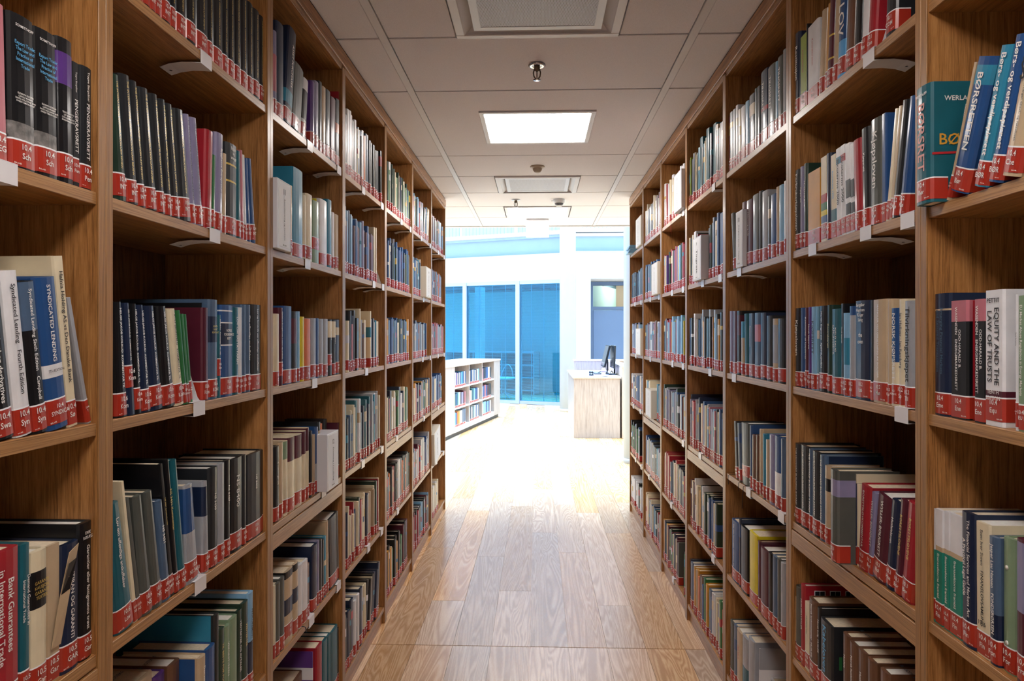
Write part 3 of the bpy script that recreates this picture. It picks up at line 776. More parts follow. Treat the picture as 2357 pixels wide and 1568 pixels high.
def unlean(out, w):
    tn = math.tan
    for a, b in zip(out, out[1:]):          # nobody leans through the neighbour on the left
        hh = min(a['h'], b['h']); xr = a['x']+a['t']*(1-(1-a['tp'])*hh/a['h'])+hh*tn(a['lean']); xl = b['x']+hh*tn(b['lean'])
        if xl < xr and abs(a['e']-b['e']) < .03: b['lean'] = math.atan((xr-b['x'])/hh)
    lim = w-.0225
    for i in range(len(out)-1, -1, -1):     # nor through the panel or the neighbour on the right
        a = out[i]; m = lim
        if a['lean'] > 0:
            t_ = math.atan((m-a['x']-a['t'])/a['h']); a['lean'] = max(0, min(a['lean'], t_))
            if i+1 < len(out):
                b = out[i+1]; hh = min(a['h'], b['h']); xl = b['x']+hh*tn(b['lean'])
                a['lean'] = max(0, min(a['lean'], math.atan((xl-a['x']-a['t'])/hh)))
    a = out[0]
    if a['lean'] < 0: a['lean'] = -max(0, min(-a['lean'], math.atan((a['x']-.0215)/a['h'])))
def finish(side, bay, row, out, call):
    loc, rz, w = bay_frame(side, bay)
    for (m0, m1) in MARKS.get((side, bay, row), []):
        out = [q for q in out if q['x']+q['t'] < m0+.001 or q['x'] > m1-.001]
    if not out: return
    unlean(out, w)
    for n, q in enumerate(out):
        q.update(side=side, bay=bay, row=row, n=n+1, N=len(out), call=(call[0], q['o'].get('c', call[1])))
        q['w'] = q['o'].get('w', min(.235, q['h']*random.uniform(.66, .74)))
        if q['w'] > .285-q['e']: q['w'] = .285-q['e']
        q['hard'] = not q['o'].get('pb', q['t'] < .016)
        q['px'] = 0
        Yc = loc[1] + (q['x']+q['t']/2)*(1 if side < 0 else -1)
        d = depth_of(side*W_of(side), Yc)
        d1 = px_of(side*W_of(side), Yc-q['t']/2); d2 = px_of(side*W_of(side), Yc+q['t']/2)
        q['px'] = abs(d2-d1)*min(q['h']*F/d, 400)
        if row == 5 and bay == 1: q['px'] *= .6
        q['d'] = d
        BOOKS.append(q)
def add_tok(side, bay, row, toks, x0=0.03, x1=None, call=('10.7', 'Law')):
    """tokens: colour letter, relative width digit, height digit, optional / or \\ lean"""
    loc, rz, w = bay_frame(side, bay); x1 = x1 or w-.03
    T = toks.split(); WDT = {'1': .010, '2': .020, '3': .031, '4': .044, '5': .058}
    gaps = T.count('|'); tot = sum(WDT[k[1]] for k in T if k != '|'); span = (x1-x0)-gaps*.062
    n = 0; base = [k.rstrip('/\\') for k in T if k != '|']
    while tot < span*.92:
        k = base[(n*5+2) % len(base)]; T.insert((n*3+2) % max(1, len(T)-gaps), k); tot += WDT[k[1]]; n += 1
    sc_ = span/tot; gw = .062
    x = x0; out = []
    for k in T:
        if k == '|': x += gw; continue
        wd = WDT[k[1]]*sc_
        h = .172 + .0125*int(k[2]) + random.uniform(-.006, .006)
        s = k[3:]; lean = .17 if s == '/' else -.17 if s == '\\' else 0
        out.append(dict(x=x, t=wd*.985, h=h, lean=lean, e=random.uniform(.010, .020), c=k[0], o={}, tp=1.0))
        x += wd
    finish(side, bay, row, out, call)
def mark_span(side, bay, row, p0, p1, e):
    MARKS.setdefault((side, bay, row), []).append((local_x(side, bay, p0, e)-.002, local_x(side, bay, p1, e)+.002))
mark_span(-1, 5, 1, 980.8, 992.3, -.02); mark_span(-1, 6, 4, 1000.8, 1016, -.02)
mark_span(1, 4, 0, 1561.6, 1580, -.02); mark_span(1, 3, 1, 1594.8, 1613.3, -.018); mark_span(1, 5, 1, 1505, 1519.4, -.018)
mark_span(1, 6, 0, 1466.3, 1478.6, -.012); mark_span(1, 6, 2, 1466.6, 1477.9, -.015); mark_span(1, 5, 3, 1485.7, 1498.8, -.015)
CA=(0,0,3.2667); CB=(0,560,3.137); CC=(0,1150,3.7517); CDD=(260,0,5.808); CE=(260,160,3.5639); CF=(260,670,4.7528); CG=(260,1020,3.5639); CH=(260,1350,6.2026)
RA=(2100,0,3.0156); RB=(2100,620,3.646); RC=(2100,1130,3.5798); RD=(1810,0,5.4065); RE=(1810,210,4.0194); RF=(1810,660,4.9); RG=(1810,1000,3.9194); RH=(1800,1320,6.322)
C1=(600,0,3.92); C2=(600,340,4.6133); C3=(600,660,6.03); C4=(600,880,4.3567); C5=(600,1180,4.04); C6=(600,1440,7.8567)
D1=(1560,80,4.357); D2=(1560,400,5.6); D3=(1560,680,6.532); D4=(1560,880,4.611); D5=(1560,1150,3.75)
D = dict
# ---- leftmost bookcase
sch = D(t='Export Trade:\nThe Law and\nPractice of\nInternational\nTrade', tc='b', th=1, t2='SCHMITTHOFF', s2='ELEVENTH EDITION\nCAROLE MURRAY\nDAVID HOLLOWAY AND\nDAREN TIMSON-HUNT', b=[(.155, .30, 'M')], n='black export trade book, marbled picture band')
add_px(-1, 0, 1, CA, [
 (-110, 55, 10, 'P', D(c='REG', l=-30, n='mauve glossy book cut by picture edge')),
 (80, 265, 130, 'k', D(sch, l=-20)), (267, 434, 240, 'k', D(sch, l=-20)),
 (436, 552, 300, 'k', D(l=-15, b=[(.68, .90, 'p')], t2='', s2='TENTH EDITION\nLEO D\'ARCY\nCAROLE MURRAY\nBARBARA CLEAVE', n='black book with purple spine panel')),
 (553, 598, 470, 'x', D(l=-12, ta='Trygve Bergsåker', ts=0.0182, t='PENGEKRAVSRETT', tc='w', c='Pen', n='slim black book lettered Pengekravsrett, inner of pair')),
 (600, 690, 510, 'x', D(ta='Trygve Bergsåker', ts=0.0182, t='PENGEKRAVSRETT', tc='w', c='Pen', n='black book lettered Pengekravsrett, beside the panel'))])
add_px(-1, 0, 2, CB, [
 (-60, 104, 330, 'k', D(l=-115, ts=0.0243, t='Mergers and other derivatives', tc='w', c='Swa', n='black book lettered derivatives, cut by picture edge')),
 (106, 231, 210, 'w', D(l=-118, t='Syndicated Lending   Fourth Edition', tc='k', c='Syn', n='white book, Syndicated Lending fourth edition')),
 (233, 344, 285, 'k', D(l=-113, t='Syndicated Lending Sixth Edition   Campbell', tc='w', c='Syn', b=[(.68, .995, 'q')], n='black book, Syndicated Lending sixth edition')),
 (346, 494, 262, 'b', D(l=-112, ts=0.0196, t='SYNDICATED LENDING', tc='w', c='SYNDICA', b=[(.345, .43, 'w')], z0=.45, s2b='7TH EDITION', n='blue book, Syndicated Lending seventh edition')),
 (496, 562, 100, 'e', D(l=-112, t='Hafnia Holding AS vs Den Danske Bank', tc='k', c='Sø', pb=1, n='tall cream report about a Danish bank')),
 (738, 770, 418, 'a', D(l=-165, c='T', pb=1, n='pale paperback with torn paper picture, leaning'))])
add_px(-1, 0, 3, CC, [
 (-120, 163, 445, 'r', D(ts=0.0162, t='Bank Guarantees\nin International Trade', tc='w', c='Ber', w=.17, n='dark red book, Bank Guarantees')),
 (166, 253, 385, 't', D(t='Demand Guarantees in\nInternational Trade', tc='w', c='Dem', n='teal book, Demand Guarantees in International Trade')),
 (256, 400, 440, 'e', D(c='Gar', b=[(.60, .86, 'k')], th=1, tz=.73, t='GARANTI\nKAUSJON\nGARANTI\nTEXTER', tc='y', n='cream book with black title block')),
 (403, 517, 390, 'T', D(c='Gar', pb=1, n='worn beige book with torn spine', torn=1)),
 (520, 675, 375, 'n', D(c='GAR', t='GARANTIRAN OG GARANTI', tc='w', n='worn navy book with white lettering')),
 (677, 845, 185, 'k', D(t='Garantier eller fattigmanns trøst', tc='w', c='Gar', t2='ERIK\nRØSÆG', w=.19, n='large black book, Garantier eller fattigmanns'))], ('10.5', 'Gar'))
# ---- second left bookcase
icl = 'THE INTERNATIONAL CONSTRUCTION LAW REVIEW'
G_ = D(t=icl, tc='y', h=.252, hd=1)
xs = [(110, 180), (182, 250), (252, 325), (327, 398), (400, 490), (490, 560), (560, 632), (634, 762), (763, 832), (834, 968), (970, 1105), (1107, 1262), (1264, 1328), (1330, 1460), (1461, 1530), (1532, 1612), (1614, 1695), (1697, 1785), (1787, 1865), (1867, 1950), (1952, 2028)]
add_px(-1, 1, 0, CDD, [(a, b, 0, 'k', D(G_, n='black volume with gold lettering')) for a, b in xs], ('10.4', 'INT'))
J = D(t=icl, tc='y', n='charcoal review volume with gold lettering')
add_px(-1, 1, 1, CE, [
 (22, 112, 45, 'd', D(J, l=-62, n='dark green review volume, gold lettering')), (113, 207, 50, 'x', D(J, l=-70)), (208, 270, 100, 'x', D(J, l=-75)), (271, 362, 160, 'x', D(J, l=-72, side='c')),
 (363, 430, 208, 'x', D(J, l=-66)), (431, 485, 250, 'x', D(J, l=-58)), (486, 550, 288, 'x', D(J, l=-66)), (551, 641, 335, 'x', D(J, l=-62)),
 (642, 680, 372, 'v', D(t=icl, tc='k', l=-58, n='silver lilac review volume, thinner')), (681, 740, 402, 'v', D(t=icl, tc='k', l=-55, n='silver lilac review volume, wider')),
 (745, 805, 508, 'r', D(l=15, c='Und', n='glossy crimson book')), (806, 832, 700, 'g', D(c='OR', n='slim green booklet')),
 (836, 894, 525, 'v', D(t='Byggherre Entreprenør', tc='w', n='lilac grey glossy book', c='JU')), (896, 925, 690, 'T', D(c='Ju', n='slim beige booklet')),
 (927, 1011, 615, 'x', D(b=[(.58, .60, 'O'), (.76, .78, 'O')], c='Kes', th=1, t2='Bygge-\nog\nanleggs', tz=.5, n='black book with gold bands')),
 (1013, 1048, 660, 't', D(l=-25, c='Ko')), (1050, 1074, 655, 'P', D(l=-35, c='Ko')), (1076, 1100, 695, 'w', D(l=-40)), (1102, 1130, 725, 'b', D(l=-45)), (1132, 1170, 730, 'b', D(l=-58, n='bright blue leaning booklet'))], ('10.4', 'INT'), tpr=.76)
K_ = D(t='HELGE JAKOB KOLRUD  KOMMENTAR TIL', tc='w')
add_px(-1, 1, 2, CF, [
 (38, 155, 122, 'k', D(K_, l=-52)), (157, 243, 135, 'n', D(K_, l=-60, lz=.055, s2='', n='navy black commentary, raised red label')), (245, 312, 142, 'k', D(K_, l=-55)), (314, 412, 158, 'n', D(K_, l=-75)),
 (414, 545, 172, 'n', D(K_, l=-85)), (547, 680, 178, 'k', D(K_, l=-88)), (682, 775, 205, 'e', D(t='ROLF BRUNVALD   KOMMENTAR TIL', tc='k', l=-90, n='cream commentary book, leaning')),
 (777, 820, 218, 'g', D(l=-85)), (821, 850, 255, 'g', D(l=-75)), (851, 874, 258, 'g', D(l=-70)),
 (946, 974, 130, 'k', D(e=.03, n='tall black book set back')), (976, 1038, 185, 'm', D(n='worn maroon book')), (1040, 1140, 95, 'q', D(c='KON', b=[(.57, .83, 'n')], th=1, tz=.70, t='KONTI-\nNUERT\nKONTRAKT', tc='y', w=.22, n='tall slate blue book with navy block')),
 (1142, 1177, 262, 't', D(t='Forståelse · Kommentar   NS 3401', tc='w', lz=.055)), (1179, 1308, 158, 'b', D(c='Lov', b=[(.57, .80, 'n'), (.555, .57, 'w'), (.80, .815, 'w'), (.93, .945, 'w')], t='NORSK\nFORSIKRINGS\nRETT', th=1, tz=.68, tc='w', n='blue book with navy block')),
 (1310, 1368, 182, 't', D(t='LOV OM ERSTATTAREN', tc='w', c='Lov')), (1370, 1408, 182, 'w', D(c='Lov')), (1410, 1450, 152, 'q', D(c='Lov')), (1452, 1500, 152, 'q', D(t='Om offentlige anskaffelser', tc='w', c='Lov')),
 (1502, 1617, 152, 'k', D(ts=0.0175, t='Lov og forskrift om offentlige anskaffelser', tc='w', c='Lov', n='black book, Lov og forskrift'))], ('10.6', 'Kom'), tpr=.62)
add_px(-1, 1, 3, CG, [
 (25, 172, 515, 't', D(c='Lov', l=-118, t='Lov om offentlige anskaffelser', tc='w', n='dark teal book')), (174, 205, 318, 'e', D(l=-112)), (206, 240, 455, 'A', D(l=-105)), (241, 325, 438, 'A', D(l=-85)), (326, 406, 402, 'A', D(l=-80)),
 (407, 474, 478, 'q', D(l=-65, c='NS 34', t='NS 3431', tc='w', n='worn grey blue book, NS 3431')), (475, 505, 175, 'k', D(l=-95, t='NS 3431 Juristforbundet', tc='y')), (506, 545, 138, 'k', D(l=-85, t='NS 3431 Kommentar', tc='y')),
 (546, 600, 142, 't', D(l=-75)), (601, 700, 345, 'a', D(l=-35, c='NS 3430', b=[(.52, .97, 'b')])), (735, 784, 312, 'a', D(l=-8, b=[(.62, .94, 'n')])),
 (786, 857, 200, 'x', D(t='NS 3430', tc='w')), (858, 911, 168, 'a', D()), (912, 959, 140, 'k', D(t='NS 8407', tc='w')), (960, 1057, 122, 'k', D(ts=0.0243, t='NS 8400', tc='w', n='black book with bold NS 8400')),
 (1058, 1090, 98, 'x', D()), (1092, 1227, 78, 'x', D(t='NS 8405', tc='w', n='wide charcoal book')), (1228, 1258, 48, 'k', D())], ('10.6', 'NS'), tpr=.6)
add_px(-1, 1, 4, CH, [
 (330, 560, 1290, 'T', D(e=.075, st=1, w=.17)), (565, 735, 1262, 'p', D(e=.07, w=.17)), (740, 948, 1110, 'B', D(e=.06, st=1, w=.17)), (1198, 1318, 1010, 'T', D(w=.2, side='b', t='Den norske fordragsrett', tc='w', n='beige spined book, blue cover')),
 (1320, 1452, 860, 'b', D(w=.19)), (1454, 1508, 398, 'x', D(side='c', w=.25, n='tall dark spined folder, bright blue cover')), (1510, 1585, 600, 'd', D(t='TIL BESTE FOR FOLK', tc='y')), (1587, 1662, 560, 'G', D(t='VEIFORSTYRREN', tc='w')),
 (1664, 1768, 440, 'G', D(n='worn grey green book with frayed spine')), (1770, 1833, 335, 'd', D(t='VEDTEKTER OG AVTALER', tc='w')), (1835, 1923, 220, 'd', D(t='VEDTEKTER', tc='y')), (1925, 1996, 85, 's', D(t='PROCUREMENT LAW', tc='k', b=[(0, .5, 'n')], n='sky blue and navy book'))], ('10.6', 'Pro'))
# ---- rightmost bookcase
add_px(1, 0, 1, RA, [
 (30, 136, 600, 't', D(e=-.022, t='BØRSRET', ts=0.0324, tc='p', t2='WERLAUFF', c='Bør', w=.16, st_side=[('WERLAUFF', 'w', .013, .40, .86), ('BØRSRET', 'o', .030, .95, .52)], n='deep teal book reading Børsret, jutting out')),
 (188, 255, 455, 'T', D(l=190, e=.005, t='BÖRSRÄTT', tc='w', c='Bör', pb=1, n='grey brown leaning book, Börsrätt')),
 (258, 375, 430, 'b', D(l=205, e=0, ts=0.0223, t='BØRSRETTEN', tc='w', c='Bør', b=[(.80, .94, 'c')], side='p', n='blue book, Børsretten')),
 (428, 515, 335, 'c', D(l=195, e=.0, ts=0.0189, t='Børs- og verdipapirrett', tc='w', c='BØR', n='turquoise book, Børs- og verdipapirrett')),
 (527, 615, 258, 'b', D(l=190, e=.0, ts=0.0189, t='Børs- og verdipapirrett', tc='w', c='BØR', n='blue book, Børs- og verdipapirrett')),
 (622, 740, 165, 'T', D(l=120, e=0, t='Torben Langer: Check- og vekselloven', tc='k', t3='§§\n§§', c='Che', n='beige book with large paragraph signs'))], ('10.4', 'Bør'))
add_px(1, 0, 2, RB, [
 (190, 320, 205, 'n', D(c='Eme', b=[(.86, .875, 'T')], w=.18, t='Emerging Financial Markets\nand Secured Transactions', tc='q_', n='dark teal navy book')),
 (322, 460, 262, 'k', D(c='Ene', t='ODD-HARALD B.\nWASENDEN   ENERGIMARKEDSRETT', tc='w', b=[(.82, .998, 'P')], side='r', pb=1, n='black pink-topped energy law book, left of pair')),
 (522, 608, 250, 'k', D(c='Ene', t='ODD-HARALD B.\nWASENDEN   ENERGIMARKEDSRETT', tc='w', b=[(.82, .998, 'P')], pb=1, n='black pink-topped energy law book, right of pair')),
 (610, 765, 175, 'w', D(c='Equ', ts=0.0182, t='EQUITY AND THE\nLAW OF TRUSTS', tc='k', t2='PETTIT', t2c='k', z0=.30, b=[(.195, .26, 'm')], s2b='TENTH\nEDITION', pb=1, w=.16, n='white book, Equity and the Law of Trusts')),
 (868, 889, 212, 'w', D(c='E', t='Equity derivatives', tc='k', pb=1)), (891, 945, 222, 'G', D(c='EU', t='EU Market Abuse Regulation in Energy Markets', tc='w', pb=1, n='sage green book about EU market abuse')), (947, 1010, 110, 'n', D(c='EU'))], ('10.4', 'Eme'))
fn = D(t='finanssektorns framtid', tc='w', b=[(.0, .64, 'z'), (.64, .68, 'T')], z0=.2, zt=.62, c='Fin', pb=1)
add_px(1, 0, 3, RC, [
 (107, 158, 125, 'w', D(fn, n='cream and teal finance volume A')), (161, 252, 150, 'w', D(fn, n='cream and teal finance volume B')), (264, 306, 172, 'w', D(fn, n='cream and teal finance volume C')), (308, 410, 200, 'w', D(fn, side='y', n='cream and teal finance volume, yellow cover')),
 (415, 528, 175, 'n', D(c='Fin', t='The Financial Services and Markets Act\nA Practical Legal Guide', tc='w', n='navy book, Financial Services and Markets Act', l=-25)),
 (530, 643, 258, 'e', D(c='Fin', l=-35, t='Sten Iver Steen   FINANSLOVSAMLING', tc='k', pb=1, s2b='1996', n='cream book, Finanslovsamling 1996')),
 (645, 718, 375, 'q', D(c='Fon', l=-25, t='Jesper Lau Hansen   FONDSBØRSEN', tc='w', b=[(0, .40, 'n')], n='slate and navy book, Fondsbørsen')),
 (720, 858, 385, 'G', D(c='For', e=.02, n='green cover with two punched holes', holes=1, w=.2)), (862, 1000, 410, 'm', D(c='Fra', b=[(.5, .98, 'v')], n='maroon and mauve book'))], ('10.4', 'Fin'))
# ---- second right bookcase
add_px(1, 1, 0, RD, [
 (105, 172, 420, 'n', D(ts=0.0230, t='Restitusjon', tc='w', n='navy book lettered Restitusjon')), (174, 248, 440, 'l', D(pb=1, t='Kontraktsrett', tc='r')), (250, 262, 300, 'k'), (264, 400, 290, 'w', D(side='n', pb=1, t='Kontraktsretten', tc='r', n='wide white book with indigo cover')),
 (404, 476, 130, 'T', D(l=45, n='frayed beige cloth book')), (478, 504, 50, 'Y', D(l=40)), (506, 578, -55, 'm', D(l=40, b=[(.3, .32, 'O'), (.55, .57, 'O')])), (580, 634, -60, 'T', D(l=40)), (636, 735, -125, 'b', D(c='Vei', l=35, ts=0.0540, t='LOV', tc='w', b=[(0, .42, 'Q')], n='blue book with sky blue foot')),
 (737, 843, -130, 'B', D(l=35)), (845, 933, -200, 'k', D(l=35)), (935, 1010, -220, 'w', D(l=40)), (1012, 1108, -260, 'r', D(l=45, c='Com', n='red glossy book')),
 (1240, 1370, -330, 'x', D(c='COM', l=20, n='charcoal book with wide red label'))], ('10.1', 'Res'))
add_px(1, 1, 1, RE, [
 (48, 130, 742, 'x', D(ts=0.0203, t='Forbrukerkjøpsloven', tc='w', b=[(.16, .2, 'T')], n='charcoal book, Forbrukerkjøpsloven')), (131, 164, 700, 'v', D(t='Kjøpsrett', tc='w')), (166, 194, 672, 'd', D(t='HUSBANKBOK', tc='w')), (196, 318, 735, 'Y', D(pb=1, w=.15, n='orange brown paperback')),
 (320, 376, 640, 'e', D(l=-42, b=[(.22, .31, 'b'), (.31, .37, 'y'), (.37, .46, 'g'), (.46, .56, 'r')], pb=1, n='cream booklet with coloured blocks')), (378, 414, 602, 'n', D(l=-35)), (416, 464, 615, 'e', D(l=-38, t='Incoterms 1990', tc='b', b=[(.2, .35, 't')], pb=1, n='cream booklet, Incoterms 1990')),
 (466, 509, 545, 'w', D(l=-28, ts=0.0189, t='Incoterms 2000', tc='k', pb=1, b=[(.82, .9, 'c')], c='Inc', n='white Incoterms 2000 booklet, left copy')), (511, 553, 515, 'w', D(l=-30, ts=0.0189, t='Incoterms 2000', tc='k', pb=1, b=[(.82, .9, 'r')], c='Inc', n='white Incoterms 2000 booklet, right copy')),
 (555, 599, 505, 'w', D(l=-35, pb=1, b=[(.14, .34, 'x'), (.4, .60, 'x')], c='Inc')), (601, 636, 505, 'w', D(l=-35, pb=1, b=[(.14, .34, 'x'), (.4, .60, 'x')], c='Inc')),
 (638, 711, 472, 'r', D(l=-42, c='Inc', n='leaning crimson paperback')), (713, 781, 345, 'x', D(l=-15, t='Kjøpsrett', tc='w')), (783, 884, 255, 'A', D(ts=0.0297, t='Kjøpsloven', tc='w', n='grey book, Kjøpsloven in white letters')), (886, 918, 208, 'b', D(w=.2)),
 (920, 948, 165, 'e', D(l=88)), (950, 975, 140, 'T', D(l=95)), (977, 1040, 90, 'x', D(l=105, n='glossy black leaning book')), (1042, 1110, 60, 'b', D(l=90, side='b'))], ('10.2', 'Kjø'))
add_px(1, 1, 2, RF, [
 (102, 164, 245, 'k', D(ts=0.0243, t='Kjøpsloven', tc='w', n='black book lettered Kjøpsloven')), (166, 211, 240, 'b'), (213, 249, 240, 'm', D(t='Kommentar til kjøpsloven', tc='w')), (251, 284, 232, 'p', D(t='Norsk kjøpsrett', tc='w')), (286, 344, 228, 's', D(ts=0.0189, t='KJØPSRETT', tc='k', c='KJØ', n='pale blue book, Kjøpsrett')), (346, 371, 228, 't'), (373, 464, 218, 'k', D(t='Martin Engstrøm  KJØPSLOVEN', tc='w')),
 (466, 515, 208, 'd', D(t='Kontraktsrett', tc='y', c='Kon')), (517, 618, 252, 't', D(t='KJELD SAUG\nSAMLINGSBOK', tc='w', c='Lb')), (620, 644, 192, 'k', D(t='Norsk kjøpsrett', tc='w')), (646, 714, 298, 's', D(c='Lov', b=[(.38, .70, 'c')])), (716, 779, 222, 'b', D(c='Alt', b=[(.18, .9, 'a')])),
 (781, 948, 158, 'n', D(c='Lab', t2='Bergsåker\nHagstrøm\nKrüger\nSelvig', t='the\noven', th=1, tz=.62, tc='w', n='wide navy book with stacked white words')), (950, 978, 155, 'k'), (980, 1143, 145, 'T', D(c='Man', t='MANGLER VED OMSETNING AV BOLIGER', tc='w', n='wide beige book about housing defects')), (1145, 1188, 145, 'T'), (1190, 1274, 242, 'e', D(c='NORSK K', ts=0.0189, t='NORSK KJØPSRETT', tc='w', b=[(.45, .998, 'b')], n='blue and cream book, Norsk kjøpsrett')),
 (1276, 1338, 142, 'e', D(c='Sp', t='Jan Hellner · Jan Ramberg', tc='k')), (1340, 1430, 162, 'a', D(c='Til', ts=0.0297, t='Tilvirkningskjøpet', tc='k', n='grey book, heavy black lettering'))], ('10.2', 'Kjø'))
vk = D(t='THE HOWARD BUILDING AWARD', tc='w')
add_px(1, 1, 3, RG, [
 (55, 130, 78, 'x', vk), (132, 204, 102, 'x', vk), (206, 235, 132, 'q', D(vk)), (237, 305, 155, 'x', vk), (307, 349, 188, 'q', D(vk, side='n')), (351, 399, 285, 'T', D(b=[(.68, .84, 'k')], c='Kor')),
 (402, 468, 320, 'A', D(e=-.030, b=[(.72, .90, 'v')], c='Fa', w=.15, n='grey binder jutting out, lilac label')), (578, 614, 345, 'e', D(b=[(.0, .9, 'n')], c='Bo')), (616, 650, 445, 'e', D(c='Bol')),
 (652, 733, 470, 'r', D(ts=0.0189, t='BORETTSLOVKOMMENTAR', tc='w', c='Bor', l=30, n='bright red book, Borettslovkommentar')), (736, 774, 530, 'v', D(t='WYLLER: BOLIGRETT', tc='w', c='Bol', l=40)), (776, 893, 575, 'm', D(ts=0.0216, t='WYLLER: BOLIGRETT', tc='w', c='Bol', l=60, n='maroon book, white Boligrett lettering')),
 (896, 970, 595, 'n', D(c='Hus', t='Husleieloven', tc='w', l=40)), (975, 1034, 600, 'm', D(c='Bor', t='BORETTSLOVENE', tc='y', l=60)), (1037, 1135, 640, 'r', D(c='Bor', l=70, t='BORETTSLOVENE', tc='y', n='dark red book, gold lettering, beside panel'))], ('10.3', 'BORG'))
add_px(1, 1, 4, RH, [
 (90, 205, 280, 'e', D(pb=1, t='HUSLEIELOVEN', tc='k', n='cream paperback with white side')), (207, 276, 195, 'A'), (278, 330, 165, 'r', D(t='HUSLEIEAVTALER', tc='w', w=.2, win=1, n='red book, windows pictured on cover')), (332, 396, 425, 'e', D(pb=1, t='Husleierett', tc='g_')),
 (398, 518, 385, 'B', D(t='Norsk lovkommentar  HUSLEIE', tc='w')), (520, 563, 500, 'k', D(t='Norsk bolig  HUSLEIE', tc='w')), (565, 732, 705, 'x', D(ts=0.0378, t='Kabeloven', tc='b', c='Kab', w=.18, st_side=[('JAN\nSØREN', 'w', .010, .22, .75)], n='charcoal book, blue Kabeloven lettering')),
 (893, 988, 890, 'B', D(t='Husleie', tc='w', st=1, e=.02)), (990, 1096, 1015, 'B', D(t='Norsk husleierett', tc='w', e=.02)), (1115, 1236, 1130, 'B', D(t='Husleie', tc='w', e=.02)), (1250, 1362, 1262, 'B', D(t='Husleie', tc='w', e=.02)), (1435, 1560, 1420, 'B', D(st=1, e=.02))], ('10.3', 'Hus'))
# ---- third left bookcase
add_px(-1, 2, 0, C1, [
 (113, 142, 285, 'v', D(b=[(.28, .72, 'P')])), (144, 204, 215, 'n', D(c='AC')), (206, 274, 290, 'n', D(l=48, ts=0.0175, t='ASSET PURCHASES', tc='w', b=[(.2, .34, 'c')], n='navy book, Asset Purchases, blue squares')), (276, 358, 590, 'A', D(l=8)), (360, 404, 700, 'w', D(b=[(.3, .8, 'k')], n='white book with black block')),
 (457, 484, 740, 'p', D(n='slim purple book')), (486, 520, 742, 'v'), (522, 550, 742, 'x'), (552, 585, 790, 'T'), (587, 628, 822, 'x'), (632, 675, 890, 'm'), (677, 709, 922, 'k', D(l=15, b=[(.5, .64, 'o')])), (711, 742, 880, 'r', D(l=18, n='crimson book leaning on right panel'))], ('10.5', 'Aq'))
add_px(-1, 2, 1, C2, [
 (292, 334, 405, 'T', D(n='slim beige book beside marker box 11')), (336, 446, 232, 'c', D(c='Con', n='tall turquoise book')), (449, 480, 508, 'e'), (482, 545, 500, 'e', D(n='worn cream book')), (547, 618, 572, 'G', D(lz=.05)), (622, 704, 560, 'w', D(c='C', side='y', n='white and yellow book')), (706, 750, 558, 'c', D(n='turquoise book')), (752, 779, 690, 'w'), (781, 825, 715, 'T')], ('10.5', 'Re'))
add_px(-1, 2, 2, C3, [
 (180, 252, 378, 'e', D(c='G', n='mottled off-white book')), (254, 304, 295, 'm', D(t='Gjeldsordningsloven i teori og praksis', tc='w', c='G', lz=.03, n='maroon book, Gjeldsordningsloven')), (307, 427, 272, 'b', D(c='DE', n='tall blue book')), (429, 503, 345, 'x', D(b=[(.55, .90, 'm')], n='charcoal book with maroon panel')), (505, 540, 345, 's'), (542, 601, 418, 'y', D(c='K', n='yellow book')), (604, 690, 445, 'o', D(n='orange book')),
 (692, 764, 440, 'a', D(n='silver grey book with curling cover')), (766, 803, 440, 'b'), (805, 865, 450, 'a'), (867, 930, 450, 'a'), (933, 987, 458, 'k', D(t='Konkurs', tc='w', b=[(.68, .97, 'e')], lz=.04)), (990, 1040, 462, 'k', D(t='Konkurs', tc='w', b=[(.68, .97, 'e')])), (1043, 1108, 462, 'q'), (1112, 1150, 452, 'B')], ('11', 'Ko'))
add_px(-1, 2, 3, C4, [
 (130, 182, 645, 'k', D(t='Erstatningsrett', tc='w')), (184, 221, 602, 'T'), (223, 267, 590, 'e', D(b=[(.76, .998, 'G')])), (269, 340, 548, 'e', D(b=[(.68, .998, 'm')], w=.19, n='cream book, maroon top band')), (343, 411, 525, 'e', D(b=[(.68, .998, 'm')], w=.19, n='cream book, maroon top band')), (413, 450, 490, 'e', D(b=[(.68, .998, 'm')])), (452, 481, 458, 'e', D(b=[(.68, .998, 'm')])),
 (484, 514, 490, 'k'), (516, 544, 527, 'T'), (546, 574, 450, 'b', D(b=[(.1, .45, 'a')])), (576, 596, 400, 'x'), (598, 616, 415, 'o', D(e=.05)), (640, 662, 370, 'x', D(e=.05)), (792, 815, 400, 'm')], ('12', 'Er'))
add_px(-1, 2, 4, C5, [
 (118, 138, 680, 'e'), (140, 177, 655, 'A'), (179, 219, 605, 'A'), (222, 297, 530, 'T', D(b=[(.40, .62, 'n'), (.9, .998, 'k')], lz=.02, n='taupe book with navy block')), (299, 347, 470, 'T', D(b=[(.45, .66, 'n'), (.9, .998, 'k')])), (350, 386, 480, 'w'), (388, 436, 445, 'w', D(n='white book')), (438, 452, 470, 'B'),
 (476, 524, 300, 'n', D(w=.2)), (526, 544, 260, 'v'), (546, 568, 250, 'x'), (570, 588, 250, 'x'), (590, 608, 242, 'c', D(l=-20)), (610, 632, 180, 'T', D(l=-70)), (640, 722, 165, 'x', D(l=-85, n='charcoal leaning book')), (724, 760, 122, 'a', D(l=-90, n='pale grey leaning book'))], ('13', 'Fo'))
